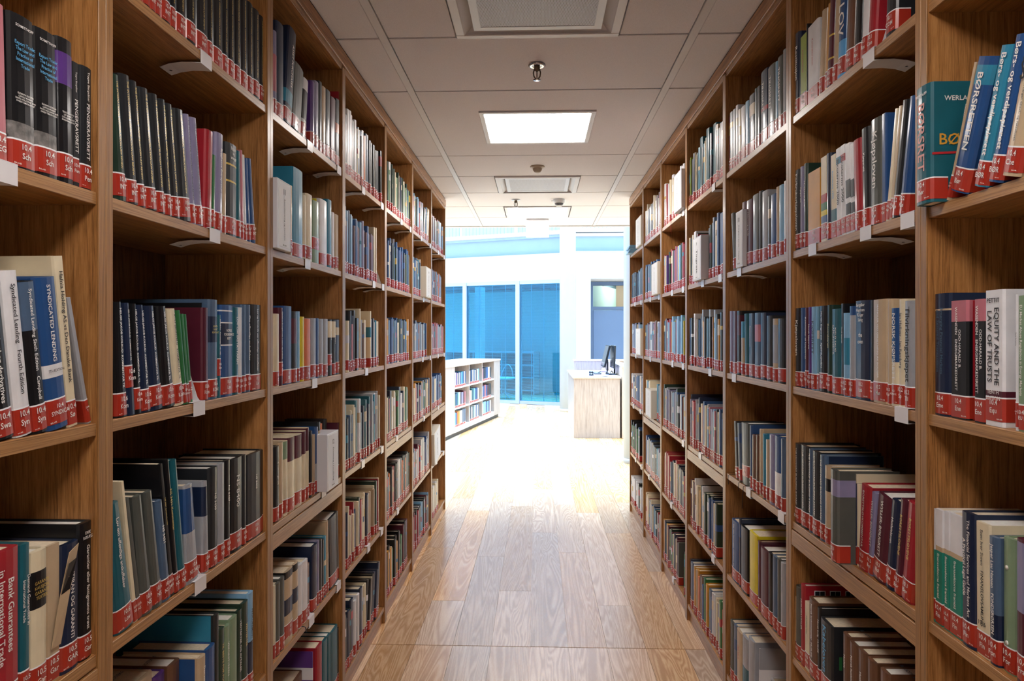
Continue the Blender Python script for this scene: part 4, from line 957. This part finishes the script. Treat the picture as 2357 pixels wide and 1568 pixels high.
add_px(-1, 2, 5, C6, [
 (590, 750, 920, 'B', D(e=.05)), (752, 850, 785, 'p', D(e=.035, n='indigo book')), (852, 915, 560, 'p', D(side='b', n='indigo book, blue cover')), (1010, 1108, 350, 'r', D(n='red book')), (1112, 1197, 255, 't', D(n='dark teal book, pink dot')), (1199, 1262, 170, 't'), (1264, 1390, 60, 't', D(n='wide dark teal book, pink dot')), (1392, 1412, 45, 'x')], ('13', 'Sj'))
# ---- third right bookcase
add_px(1, 2, 0, D1, [
 (480, 521, 845, 'r', D(n='red book jutting over the panel')), (523, 554, 780, 'A'), (556, 582, 752, 'a'), (584, 607, 712, 'w'), (609, 634, 752, 'e'), (636, 679, 725, 'w'), (681, 717, 672, 's'), (719, 774, 605, 'x', D(b=[(.64, .84, 'e')], t='Tinglysing', n='charcoal book with cream band')), (776, 799, 575, 'd', D(l=-25)), (801, 834, 520, 'k'), (836, 904, 362, 'n', D(ts=0.0216, t='TINGSRETT', tc='w', b=[(.44, .50, 'r')], n='navy book with red stripe')),
 (906, 979, 312, 'A', D(ts=0.0216, t='TINGSRETT', tc='w', n='dark grey book, white lettering, pink dot')), (981, 1004, 272, 's'), (1006, 1057, 222, 'A', D(ts=0.0216, t='TINGSRETT', tc='w')), (1059, 1087, 152, 'a')], ('9', 'Ti'))
add_px(1, 2, 1, D2, [
 (722, 748, 522, 'A', D(l=-32)), (836, 884, 368, 'm', D(t='Aksjeloven', tc='w')), (886, 965, 342, 'm', D(t='Afskrivning og 146', tc='w', n='maroon book with white lettering')), (967, 1049, 272, 'A', D(side='k')), (1051, 1089, 250, 'x', D(l=-30)), (1091, 1164, 225, 'a', D(w=.2, n='silver grey book')), (1166, 1200, 292, 'x'), (1202, 1271, 268, 'b', D(n='blue glossy book')), (1273, 1309, 172, 'T'), (1311, 1369, 148, 's', D(n='pale blue glossy book')), (1371, 1390, 95, 'w')], ('10.1', 'Af'))
add_px(1, 2, 2, D3, [
 (785, 824, 238, 'v', D(t='KONTRAKTSRETT', tc='w')), (826, 892, 238, 'm'), (894, 950, 235, 'k', D(b=[(.62, .93, 'm')])), (957, 1000, 396, 'T', D(b=[(.7, .998, 'c')])), (1016, 1068, 282, 't', D(n='teal book', l=-12)), (1071, 1156, 272, 'n', D(t='Kontraktsretten', tc='w')), (1159, 1244, 263, 'q', D(w=.21, b=[(.56, .82, 'P')], n='slate blue book with pink block')), (1246, 1334, 263, 'n', D(w=.21)),
 (1338, 1425, 308, 'x'), (1431, 1503, 352, 'T', D(b=[(.3, .9, 'a')])), (1508, 1603, 352, 'x', D(n='glossy charcoal cracked book'))], ('10.1', 'Ko'))
add_px(1, 2, 3, D4, [
 (618, 650, 420, 'x', D(l=-20)), (652, 683, 440, 'q', D(l=-18)), (685, 764, 440, 'A', D(l=-10, n='dark grey book, white foot', lz=.03)), (766, 790, 458, 'b'), (792, 831, 562, 'B'), (833, 869, 562, 'B'), (871, 904, 502, 'T'), (906, 937, 548, 'c', D(l=-10)), (939, 970, 612, 'T'), (975, 1030, 562, 'v', D(w=.18, n='pale lilac book')), (1032, 1096, 572, 'b', D(b=[(.1, .5, 'w')], n='blue and white cloud-covered book')), (1098, 1130, 602, 'q')], ('10.1', 'NA'))
add_px(1, 2, 4, D5, [
 (467, 526, 185, 'b', D(t='The new Norwegian arbitration act', tc='w', n='blue book with white lettering')), (528, 544, 168, 'n', D(w=.2)), (546, 607, 240, 'k', D(n='black glossy book')), (620, 691, 290, 'y', D(w=.19, n='bright yellow book')), (693, 714, 360, 'm'), (716, 782, 428, 'm', D(w=.18, n='dark maroon book')), (784, 819, 462, 'k'), (821, 859, 490, 'q'), (861, 889, 512, 'A'), (891, 912, 545, 'a')], ('10.2', 'Vo'))
add_px(1, 2, 5, D5, [
 (455, 485, 1052, 'A'), (487, 510, 1082, 'q'), (512, 558, 1135, 'T', D(n='taupe book with red lettering', t='VED SALG', tc='r')), (560, 610, 1185, 'a', D(b=[(.25, .55, 't')])), (612, 660, 1205, 'a', D(n='pale grey book')), (662, 704, 1258, 'a', D(w=.16, e=.02)), (706, 775, 1440, 'r', D(e=.05, n='red and white book')), (790, 850, 1560, 'w', D(e=.06))], ('10.2', 'Ve'))
# ---- the farther bookcases
TK = {
 (-1, 3): ["q28 w39 w38 e16 b27 o26 x37 A27 x26 a15 k37 A26", "q28 s27 s27 b36 s26 v27 m24 m24 m24 m24 m24 m24 m24 e28 |  |", "k15 c25 P23 k37 e28 B23 Y23 | q35 n25 e15 a24 e34 e34 |", "r15 k24 q24 x26 e26 n36 e16 t38 c28 w39 a29 e28 |", "e22 n25 e23 b23 r35 e35 T25 | e26 d37 r17 e27 |", "k24 d25 w36 n47 k35/ e15 n35/ e26/ |"],
 (-1, 4): ["g25 w38 d27 e26 e36 n36 e36 G24 b25/ d24", "b27 b26 n26 a18 b28 n35 r15 b25 d25 d35 e24", "k25 e24 b25 b26 s15 d25 d26 b26 n36 n16 Y36 |", "k25 e25 r24 w34 g34 n48 e37 G36 n25 |", "b25 b34 o25 r36 w48 a37 x37 x37 d36 d26", "k25 T25 Y35 g34 d24 k37 k37 k38 m38 |"],
 (-1, 5): ["s26 P25 v36 d35/ d24/ e36 |", "n24 c26 e27 q26 n35 b35 | |", "a35 b25 r14 n46 a25 k24 A24 | |", "e34 v25 P24 n25 v34 Y46 g25 k36 q36", "s24 v24 r34 w24 b25 m36 b36 a58", "r34 r24 x35 x35 x36 a25 m26 s26 |"],
 (-1, 6): ["P26 P26 g15 m25 s26 s36 | s25 |", "q25 b25 n25 o25 v24 A14 | |", "r26 P26 d24 b25 n25 a25 r24 a24", "e34 e34 b36 q25 c35 |  |", "n25 p24 k25 | | | |", "e14 w35 e25 | | | | |"],
 (1, 3): ["l16 e16 e16 d25 c36 e37 n36 t59 n35 k25 m36 e25", "k25 w37 r15 e26 w47 q38 d26 k36 e36 b38 b38 s38", "k25 w37 k25 b26 k26 s25 Y15 a38\\ x36 Y34 k37 b25", "v25 r35 a26 n27 e35 s25 a24 P25 e25 b36 x25 w25", "e35 m35 Y34 w27 b35 x36 e25 d45 | |", "n25 w25 Y35 B35 T25 q45 e24 b23 g36 o24 a24"],
 (1, 4): ["r36 a25 e36 w36 e25 w37 w48", "| | p25 r36 e25 d26 r25 s36 k25", "n26 b25 r36 Y25 s35 c36 g36 s37 y15 b26 m37", "d27 a26 v25 m25 q25 s25 k35 a25 e25 s35 w25 k25", "r15 e25 r37 q25 e36 e36 x36 n36 n36 r34 r37", "Y36 d36 G25 m25 n36 m36 | | g24 e25 A25"],
 (1, 5): ["b24 q24 n35 q25 m47 e25 r25 e28", "| | n35 b36 | | |", "k24 k24 m35 B36 b25 r25 w46 v25 q25", "| | | c25 e36 c35 a25", "b36 b36 q35 k46 c44 v25 w34 x34", "e36 r25 b34 n35 k34 e14 B35 c24"],
 (1, 6): ["", "| b24 s25 n26 s25 e26 |", "| e15 v26 s25 | | | k26", "| | q26 w26 e25 b35", "k38 g25 b36 | | | k25", "| | k35 d34 | w24 q25 w24"]}
CALLS = {(-1, 3): ['13.1', '13.2', '14', '14.1', '14.2', '15']}
for (side, bay), rows_ in TK.items():
    for r, s in enumerate(rows_):
        if s.strip(): add_tok(side, bay, r, s, call=(str(3+r), 'Ko'))
# ------------------------------------------------------------------ build the books: the 300 largest one by one, the rest as one object
for q in BOOKS:
    q['key'] = -q['px']
order = sorted(BOOKS, key=lambda q: q['key'])
for i, q in enumerate(order): q['solo'] = i < 300
M['marble'] = plain('marbled_picture', '#6d6a68', .5, var=.95, scale=55)
M['M_'] = M['marble']
CM['M'] = M['marble']
TM['q_'] = plain('ink_blue_grey', '#3a5a72', .6); TM['g_'] = plain('ink_green', '#2f7a4c', .6)
SIZEW = lambda t: 'slim ' if t < .014 else 'thick ' if t > .05 else ''
def m4(side, bay, x, y, z):
    loc, rz, w = bay_frame(side, bay)
    return Matrix.Translation(loc) @ Matrix.Rotation(rz, 4, 'Z') @ Matrix.Translation((x, y, z))
def book_matrix(q):
    m = m4(q['side'], q['bay'], q['x'], q['e'], SH[q['row']] + .0004)
    a = q['lean']
    if a > 0: m = m @ Matrix.Translation((q['t'], 0, 0)) @ Matrix.Rotation(a, 4, 'Y') @ Matrix.Translation((-q['t'], 0, 0))
    elif a < 0: m = m @ Matrix.Rotation(a, 4, 'Y')
    return m
def zl_of(q):
    o = q['o']; z0 = o.get('lz', random.choice((.003, .004, .006, .009))); return z0, z0 + (.044 if q['bay'] else .042)
def taper(mb, q, h):
    if q['tp'] < 1:
        k = (1-q['tp'])/h; mb.v = [(x*(1-k*z), y, z) for x, y, z in mb.v]
    return mb
def build(q):
    t, w, h, o = q['t'], q['w'], q['h'], q['o']; hard = q['hard']
    b = .0026 if hard and t > .012 else .0007; bulge = (min(.0045, t*.12) if hard else .0003)
    mb = MB(); cover_geo(mb, t, w, h, b, bulge); taper(mb, q, h)
    tilt = (1-q['tp'])*t/2/h
    col = CM[q['c']]
    bk = link('book', mb.mesh('book', col)); bk.matrix_world = book_matrix(q)
    ins = .0035 if hard else .0
    p = MB(); p.box(b+.0001, t-b-.0001, .0062, w-ins-.0005, ins*.5, h-ins-.0003); taper(p, q, h); part('page_block', p, M['pagew'] if q['n'] % 3 == 0 else M['page'], bk)
    z0, z1 = zl_of(q); front = -bulge-.0016
    # coloured bands of the spine
    for (f0, f1, cc) in o.get('b', []):
        s = MB(); strip_geo(s, t, bulge, max(f0*h, .0005), f1*h, off=.0003, back=w*.8); taper(s, q, h); part('colour_band', s, CM[cc], bk)
    if 'side' in o:
        s = MB(); X = (-.0004 if q['side'] < 0 else t+.0004)
        s.add([(X, .010, .0015), (X, w-.002, .0015), (X, w-.002, h-.0015), (X, .010, h-.0015)], [(0,1,2,3)]); part('cover_print', s, CM[o['side']], bk)
    if o.get('win'):
        for j in range(2):
            for i in range(3):
                s = MB(); X = t+.0006; a = .03+i*.045; zz = h-.045-j*.05
                s.box(X-.0002, X+.0006, a, a+.028, zz, zz+.030, 0)
                for (u0, u1, v0, v1) in ((-.002, 0, -.002, .032), (.028, .030, -.002, .032), (0, .028, -.002, 0), (0, .028, .030, .032), (.0135, .0145, 0, .030), (0, .028, .0145, .0155)):
                    s.box(X, X+.0010, a+u0, a+u1, zz+v0, zz+v1, 1)
                part('cover_picture', s, [M['dark'], M['white']], bk)
    if o.get('holes'):
        for zz in (h*.22, h*.78):
            s = MB(); s.lathe([(.004, 0), (.004, .0008)], n=14)
            ob = part('punched_hole', s, M['pagew'], bk); ob.location = (t*.45, -bulge-.0002, zz); ob.rotation_euler = (PI/2, 0, 0)
    # red classification label
    s = MB(); strip_geo(s, t, bulge, z0, z1-.0025, off=.0006, back=.030, mi=0); strip_geo(s, t, bulge, z1-.0025, z1, off=.0006, back=.030, mi=1)
    taper(s, q, h); lab = part('class_label', s, [M['label'], M['white']], bk)
    zc = (z0+z1)/2
    tx = '\n'.join(q['call'])
    if t > .006:
        put_text('call_number', tx, TM['w'], lab, (t*(.5 if t < .03 else .52), front, zc+.003), size=.0128, maxw=t*.86, ax='h')
    if t > .030:
        put_text('library_mark', 'BA-HR', TM['w'], lab, (t*.16 if q['side'] < 0 else t*.84, front+.0004, z0+.004), size=.0048, maxw=t*.3, ax='h', wide=1.5)
    # lettering
    top = h-.012
    if o.get('t2'):
        lines = o['t2'].count('\n')+1
        tc2 = TM[o.get('t2c', 'w')]
        put_text('author_lettering', o['t2'], tc2, bk, (t/2, front, h-.014-.004*lines), size=.011, maxw=t*.72, ax='h'); top = h-.022-.009*lines
    if o.get('ta'):
        put_text('author_lettering', o['ta'], TM['w'], bk, (t*.5, front, h*.84), size=.014, maxw=h*.24, maxh=t*.3, ax='v'); top = h*.70
    if o.get('t3'):
        put_text('paragraph_signs', o['t3'], TM['k'], bk, (t*.5, front, h*.80), size=.05, maxw=t*.8, ax='h'); top = h*.66
    if o.get('s2'):
        put_text('edition_lettering', o['s2'], TM['w'] if q['c'] != 'w' else TM['k'], bk, (t/2, front, h*.46), size=.009, maxw=t*.82, ax='h')
    if o.get('s2b'):
        zz = h*.39 if o['s2b'].startswith('7') else (h*.228 if 'TENTH' in o['s2b'] else z1+.014)
        put_text('edition_lettering', o['s2b'], TM['w'] if 'TENTH' in o['s2b'] else TM['k'], bk, (t/2, front-.0003, zz), size=.011, maxw=t*.75, ax='h')
    if o.get('t'):
        tc = TM[o.get('tc', 'w')]
        if o.get('th'):
            zz = h*o.get('tz', .74)
            put_text('title_lettering', o['t'], tc, bk, (t/2, front-.0003, zz), size=.0145, maxw=t*.82, ax='h')
        else:
            zb = max(z1+.008, h*o.get('z0', 0)); n = o['t'].count('\n')+1
            if 'zt' in o: top = h*o['zt']
            me_, w_, h_, _a, _b = text_mesh(o['t'], tc)
            kk = min(o.get('ts', .0118), (top-zb)/w_, t*((.66 if 'ts' in o else .48) if n == 1 else .72)*(1+q['tp'])/2/h_)
            L_ = w_*kk; zc_ = zb + L_/2 + (top-zb-L_)*.62
            put_text('title_lettering', o['t'], tc, bk, (t*.5-tilt*zc_, front, zc_), size=kk, ax='v', tilt=tilt)
    for (s_, tc, sz, fy, fz) in o.get('st_side', []):
        ax = 'R' if q['side'] > 0 else 'L'; X = t+.0010 if q['side'] > 0 else -.0010
        k = o['st_side'].index((s_, tc, sz, fy, fz))
        put_text('cover_lettering', s_, TM[tc], bk, (X, (.055 if k == 0 else .075), h*fz), size=sz, ax=ax)
    if o.get('st_side') and q['row'] == 4:
        X = t+.0007; s = MB(); s.box(X-.0002, X+.0004, .018, .026, h*.42, h*.60); part('green_bar', s, CM['g'], bk)
    if o.get('st_side') and q['row'] == 1:
        X = t+.0009; s = MB()
        for (a, b_) in (((0, h*.40), (.055, h*.41)), ((.055, h*.41), (.085, h*.56)), ((.085, h*.56), (.12, h*.60))):
            d_ = .0022; s.add([(X, a[0], a[1]-d_), (X, b_[0], b_[1]-d_), (X, b_[0], b_[1]+d_), (X, a[0], a[1]+d_)], [(0,1,2,3)])
        part('red_line', s, TM['r'], bk)
    if o.get('st'):
        put_text('page_stamp', 'BIBLIOTEKET', TM['q_'], bk, (t*.5, w*.38, h-ins+.0004), size=.012, maxw=.09, maxh=t*.4, ax='T').rotation_euler
    if o.get('torn'):
        s = MB(); s.add([(t*.2, -.004, h*.25), (t*.9, -.004, h*.25), (t*1.05, -.016, h*.62), (t*1.5, -.022, h*.97), (t*.75, -.022, h*.93), (t*.45, -.012, h*.6),
                         (t*.2, -.003, h*.25), (t*.9, -.003, h*.25), (t*1.05, -.015, h*.62), (t*1.5, -.021, h*.97), (t*.75, -.021, h*.93), (t*.45, -.011, h*.6)],
                        [(0,1,2,5), (5,2,3,4), (7,6,11,8), (8,11,10,9), (0,6,7,1), (1,7,8,2), (2,8,9,3), (3,9,10,4), (4,10,11,5), (5,11,6,0)])
        part('torn_spine', s, CM['T'], bk, 'loose torn strip of the beige spine')
        s = MB(); s.add([(t*.5, -.0135, h*.63), (t*1.05, -.0165, h*.65), (t*1.38, -.0215, h*.87), (t*.72, -.0215, h*.85)], [(0,1,2,3)])
        part('title_patch', s, CM['k'], bk)
    # name
    look = o.get('n')
    if not look:
        look = SIZEW(t) + PAL[q['c']][0] + ' book'
        if o.get('tc') == 'y': look += ' with gold lettering'
        elif o.get('t'): look += ' with lettered spine'
        elif o.get('b') and o['b'][0][2] != 'M': look += ' with %s band' % PAL[o['b'][0][2]][0]
        elif abs(q['lean']) > .09: look += ', leaning'
    n, N = q['n'], q['N']
    pos = ORD[n] + ' from left' if n <= N/2+1 else (ORD[N-n+1] + ' from right' if N-n else 'rightmost')
    if n == 1: pos = 'leftmost'
    rn = (ROW0 if q['bay'] == 0 else ROWN)[q['row']]
    words_ = (look + ', ' + pos + ', ' + rn + ', ' + BAYN[q['side']][q['bay']])
    tag(bk, words_, 'book', 'library books on the oak bookcases')
for q in BOOKS:
    if q['solo']: build(q)

class Colored:
    def __init__(s): s.v = []; s.f = []; s.c = []
    def take(s, mb, m, cols):
        o = len(s.v); s.v += [tuple(m @ Vector(v)) for v in mb.v]
        s.f += [tuple(i+o for i in f) for f in mb.f]
        s.c += [cols[i] for i in mb.mi]
ST = Colored()
def jit(c, a=.12):
    k = 1+random.uniform(-a, a); return tuple(min(1, x*k) for x in c)
RED, WHT, PG = lin('#a82a20'), lin('#e6e2e0'), lin('#d9cbb2')
def stuff_book(m, t, w, h, col, labs=(.004, .046), marks=True, band=None):
    mb = MB(); b = .0024 if t > .014 else .0007; bulge = min(.004, t*.11) if t > .016 else .0003
    cover_geo(mb, t, w, h, b, bulge, mi=0)
    mb.box(b, t-b, .0062, w-.003, .001, h-.004, 1)
    strip_geo(mb, t, bulge, labs[0], labs[1]-.0025, off=.0006, back=.025, mi=2); strip_geo(mb, t, bulge, labs[1]-.0025, labs[1], off=.0006, back=.025, mi=3)
    if band: strip_geo(mb, t, bulge, h*band[0], h*band[1], off=.0004, back=w*.7, mi=4)
    if marks and t > .012:
        y = -bulge-.0012; zc = (labs[0]+labs[1])/2
        for (a, c, z) in ((.28, .42, zc+.006), (.46, .60, zc+.006), (.64, .74, zc+.006), (.30, .44, zc-.006), (.48, .58, zc-.006), (.62, .72, zc-.006)):
            mb.add([(a*t, y, z), (c*t, y, z), (c*t, y, z+.006), (a*t, y, z+.006)], [(0,1,2,3)], 3)
    ST.take(mb, m, [jit(col), jit(PG, .06), jit(RED, .1), WHT, jit(band[2]) if band else WHT])
for q in BOOKS:
    if q['solo']: continue
    bd = None
    if q['o'].get('b'): f0, f1, cc = q['o']['b'][0]; bd = (f0, f1, lin(PAL[cc][1]) if cc in PAL else WHT)
    elif random.random() < .28: a = random.uniform(.45, .75); bd = (a, a+random.uniform(.06, .2), lin(PAL[random.choice('rewTcbO')][1]))
    stuff_book(book_matrix(q), q['t'], q['w'], q['h'], lin(PAL[q['c']][1]), zl_of(q), band=bd)
# books of the pale low bookcase
rots = Matrix.Translation((CA0.x, CA0.y, 0)) @ Matrix.Rotation(CANG, 4, 'Z')
cabt = [["n24 w25 p25 v24 T24 b25 e24 b34 s14 c35 b35 e25 b25", "w24 n25 b25 e25 b25 w24 n25 w25 s25", "P24 n25 k25 b25 b25 w35 k24"],
        ["g24 b24 t24 s25 w25 n24 v34 m26 P24", "P24 e23 t36 s25 b24 b25 e24", "v24 b25 P26 b25 m25 k26 k26"],
        ["Q25 b24 o25 Y25 e25 w25 q36 q26", "s25 n25 w25 n24 s24 w26 b26 w25 q26", "e24 s26 s26 b24 s25 b25 w25"]]
for ri, z in enumerate((.715, .415, .135)):
    for ci in range(3):
        x = cx_[ci]+.018; lim = cx_[ci+1]-.16
        tk = cabt[ri][ci].split(); sc_ = (lim-x)/sum({'1': .010, '2': .021, '3': .033}[k[1]] for k in tk)
        for k in tk:
            wd = {'1': .010, '2': .021, '3': .033}[k[1]]*sc_; hh = .165+.010*int(k[2])
            stuff_book(rots @ Matrix.Translation((x, .012, z)), wd*.97, .15, hh, lin(PAL[k[0]][1]), (.002, .034)); x += wd
me = bpy.data.meshes.new('book'); me.from_pydata(ST.v, [], ST.f)
ca = me.color_attributes.new('Col', 'FLOAT_COLOR', 'CORNER')
buf = []
for f, c in zip(ST.f, ST.c): buf += [c[0], c[1], c[2], 1.0]*len(f)
ca.data.foreach_set('color', buf)
N = NT('book_colours'); at = N.n('ShaderNodeVertexColor'); at.layer_name = 'Col'; N.l(at.outputs['Color'], N.b.inputs['Base Color'])
N.b.inputs['Roughness'].default_value = .38; N.b.inputs['Coat Weight'].default_value = .3; N.b.inputs['Coat Roughness'].default_value = .2
me.materials.append(N.m)
o = link('books', me); o['kind'] = 'stuff'; tag(o, 'hundreds of smaller looking red-labelled books on the farther shelves', 'books')

# ------------------------------------------------------------------ marker boxes between the books
M['box'] = plain('marker_box', '#cfcfd6', .45, coat=.15)
M['boxc'] = plain('marker_box_cream', '#d8d2c4', .45)
def marker(side, bay, row, crop, x0, x1, yt, num, txt, label, e=-.03, l=0, mat='box', wd=.12):
    ox, oy, k = crop; a = local_x(side, bay, ox+x0/k, e); b = local_x(side, bay, ox+x1/k, e)
    X = side*(W_of(side)+e); Yt = y_on_side(ox+(x0+x1)/2/k, X); h = min(.34, z_at(oy+yt/k, X, Yt)-SH[row]-.002); bw = bay_frame(side, bay)[2]; sh_ = min(0, bw-.0215-b) or max(0, .0215-a); a += sh_; b += sh_
    t = thing('marker_box', label, 'marker box', (0, 0, 0), 0, 'numbered subject marker boxes'); w = b-a
    t.matrix_world = m4(side, bay, a, e, SH[row]+.0035) @ Matrix.Rotation(l, 4, 'Y')
    mb = MB(); mb.bev(0, w, 0, wd, 0, h, .0015); part('box', mb, M[mat], t)
    mb = MB(); mb.box(w*.10, w*.90, -.0006, .0, .008, h-.006); part('paper_insert', mb, M['white'], t)
    put_text('number_lettering', num, TM['k'], t, (w*.5, -.0016, h-.034), size=.024, maxw=w*.6, ax='h')
    put_text('subject_lettering', txt, TM['k'], t, (w*.5, -.0016, (h-.055+.028)/2), size=.034, maxw=h-.055-.03, maxh=w*.5, ax='v')
    put_text('library_mark', 'BA-HR', TM['k'], t, (w*.5, -.0016, .014), size=.007, maxw=w*.6, ax='h', wide=1.5)
marker(-1, 2, 1, C2, 140, 290, 340, '11', 'Restrukturering og insolvens', 'white marker box 11 on second shelf, third left bookcase', e=-.012)
marker(-1, 2, 3, C4, 668, 780, 505, '12', 'Erstatning / Forsikring', 'pale grey marker box 12, fourth shelf of third left bookcase', e=-.028)
CP6 = (860, 380, 4.9); CP8 = (860, 940, 3.92)
marker(-1, 5, 1, CP6, 592, 648, 1160, '14', 'Pensjon og finans', 'cream marker box 14, sixth left bookcase', e=-.02, mat='boxc')
marker(-1, 6, 4, CP8, 552, 606, 208, '16', 'Skatterett', 'cream marker box 16, leaning, in last left bookcase', e=-.02, mat='boxc', l=-.12)
RP6 = (1430, 380, 4.9); RP7 = (1430, 680, 5.6)
marker(1, 4, 0, RP6, 645, 735, 25, '8', 'Familie / Arv / Skifte', 'grey marker box 8 on top shelf, fifth right bookcase', e=-.02)
marker(1, 3, 1, D2, 195, 298, 820, '9', 'Tingrett', 'grey marker box 9 on second shelf, fourth right bookcase', e=-.018)
marker(1, 5, 1, RP6, 368, 438, 1090, '6', 'Alminnelig privatrett', 'cream marker box 6 on second shelf, sixth right bookcase', e=-.018, mat='boxc', wd=.2)
marker(1, 6, 0, RP6, 178, 238, 575, '3', 'Generelle skrifter', 'cream marker box 3 on top shelf, last right bookcase', e=-.012, mat='boxc')
marker(1, 6, 2, RP7, 205, 268, 430, '4', 'Advokatrett / Advokatfirmaet', 'cream marker box 4 on third shelf, last right bookcase', e=-.015, mat='boxc')
marker(1, 5, 3, RP7, 312, 385, 1212, '5', 'Allmenn rettslære', 'cream marker box 5 on fourth shelf, sixth right bookcase', e=-.015, mat='boxc')
marker(1, 2, 1, D2, 748, 834, 485, '10', 'Pengejordsrett / Finans', 'white marker box reading Finans, third right bookcase', e=-.005)
# light blue booklets lying flat, jutting out of the last right bookcase
for k in range(6):
    lx = local_x(1, 6, 1452, -.01)
    mb = MB(); mb.bev(0, .17, 0, .22, 0, .010, .001)
    t = link('booklet', mb.mesh('booklet', CM['s'])); t.matrix_world = m4(1, 6, .024+.002*k, -.035+.006*((k*7) % 3), SH[0]+.001+k*.0108)
    n_ = ['lowest', 'second lowest', 'third lowest', 'third highest', 'second highest', 'highest'][k]
    tag(t, '%s of six light blue booklets lying stacked, last right bookcase' % n_, 'booklet', 'stacked light blue booklets')
# ribbon bookmarks hanging over shelf fronts
def ribbon(side, bay, row, px, drop, mat, label, e=-.004, sway=.01):
    x = local_x(side, bay, px); loc, rz, w = bay_frame(side, bay)
    t = link('bookmark_ribbon', None); t.empty_display_size = .02
    t.matrix_world = m4(side, bay, x, 0, SH[row])
    mb = MB(); mb.tube([(0, .03, .0022), (0, .004, .0026), (.001, -.0035, .0005), (sway*.4, -.005, -drop*.5), (sway, -.005, -drop)], .0013)
    o = link('bookmark_ribbon', mb.mesh('bookmark_ribbon', mat)); o.matrix_world = t.matrix_world
    bpy.data.objects.remove(t)
    tag(o, label, 'ribbon', 'ribbon bookmarks')
ribbon(1, 2, 3, 1678, .035, M['dark'], 'short black ribbon bookmark over fourth shelf, third right bookcase, leftmost')
ribbon(1, 2, 3, 1702, .030, M['dark'], 'short thin dark ribbon over fourth shelf, third right bookcase, middle')
ribbon(1, 2, 3, 1713, .085, M['dark'], 'long black ribbon bookmark hanging from fourth shelf, third right bookcase', sway=-.01)
ribbon(1, 4, 0, 1546, .085, CM['r'], 'red ribbon bookmark hanging from top shelf, fifth right bookcase')
ribbon(-1, 2, 4, 700, .02, CM['n'], 'navy ribbon bookmark on fifth shelf edge, third left bookcase')
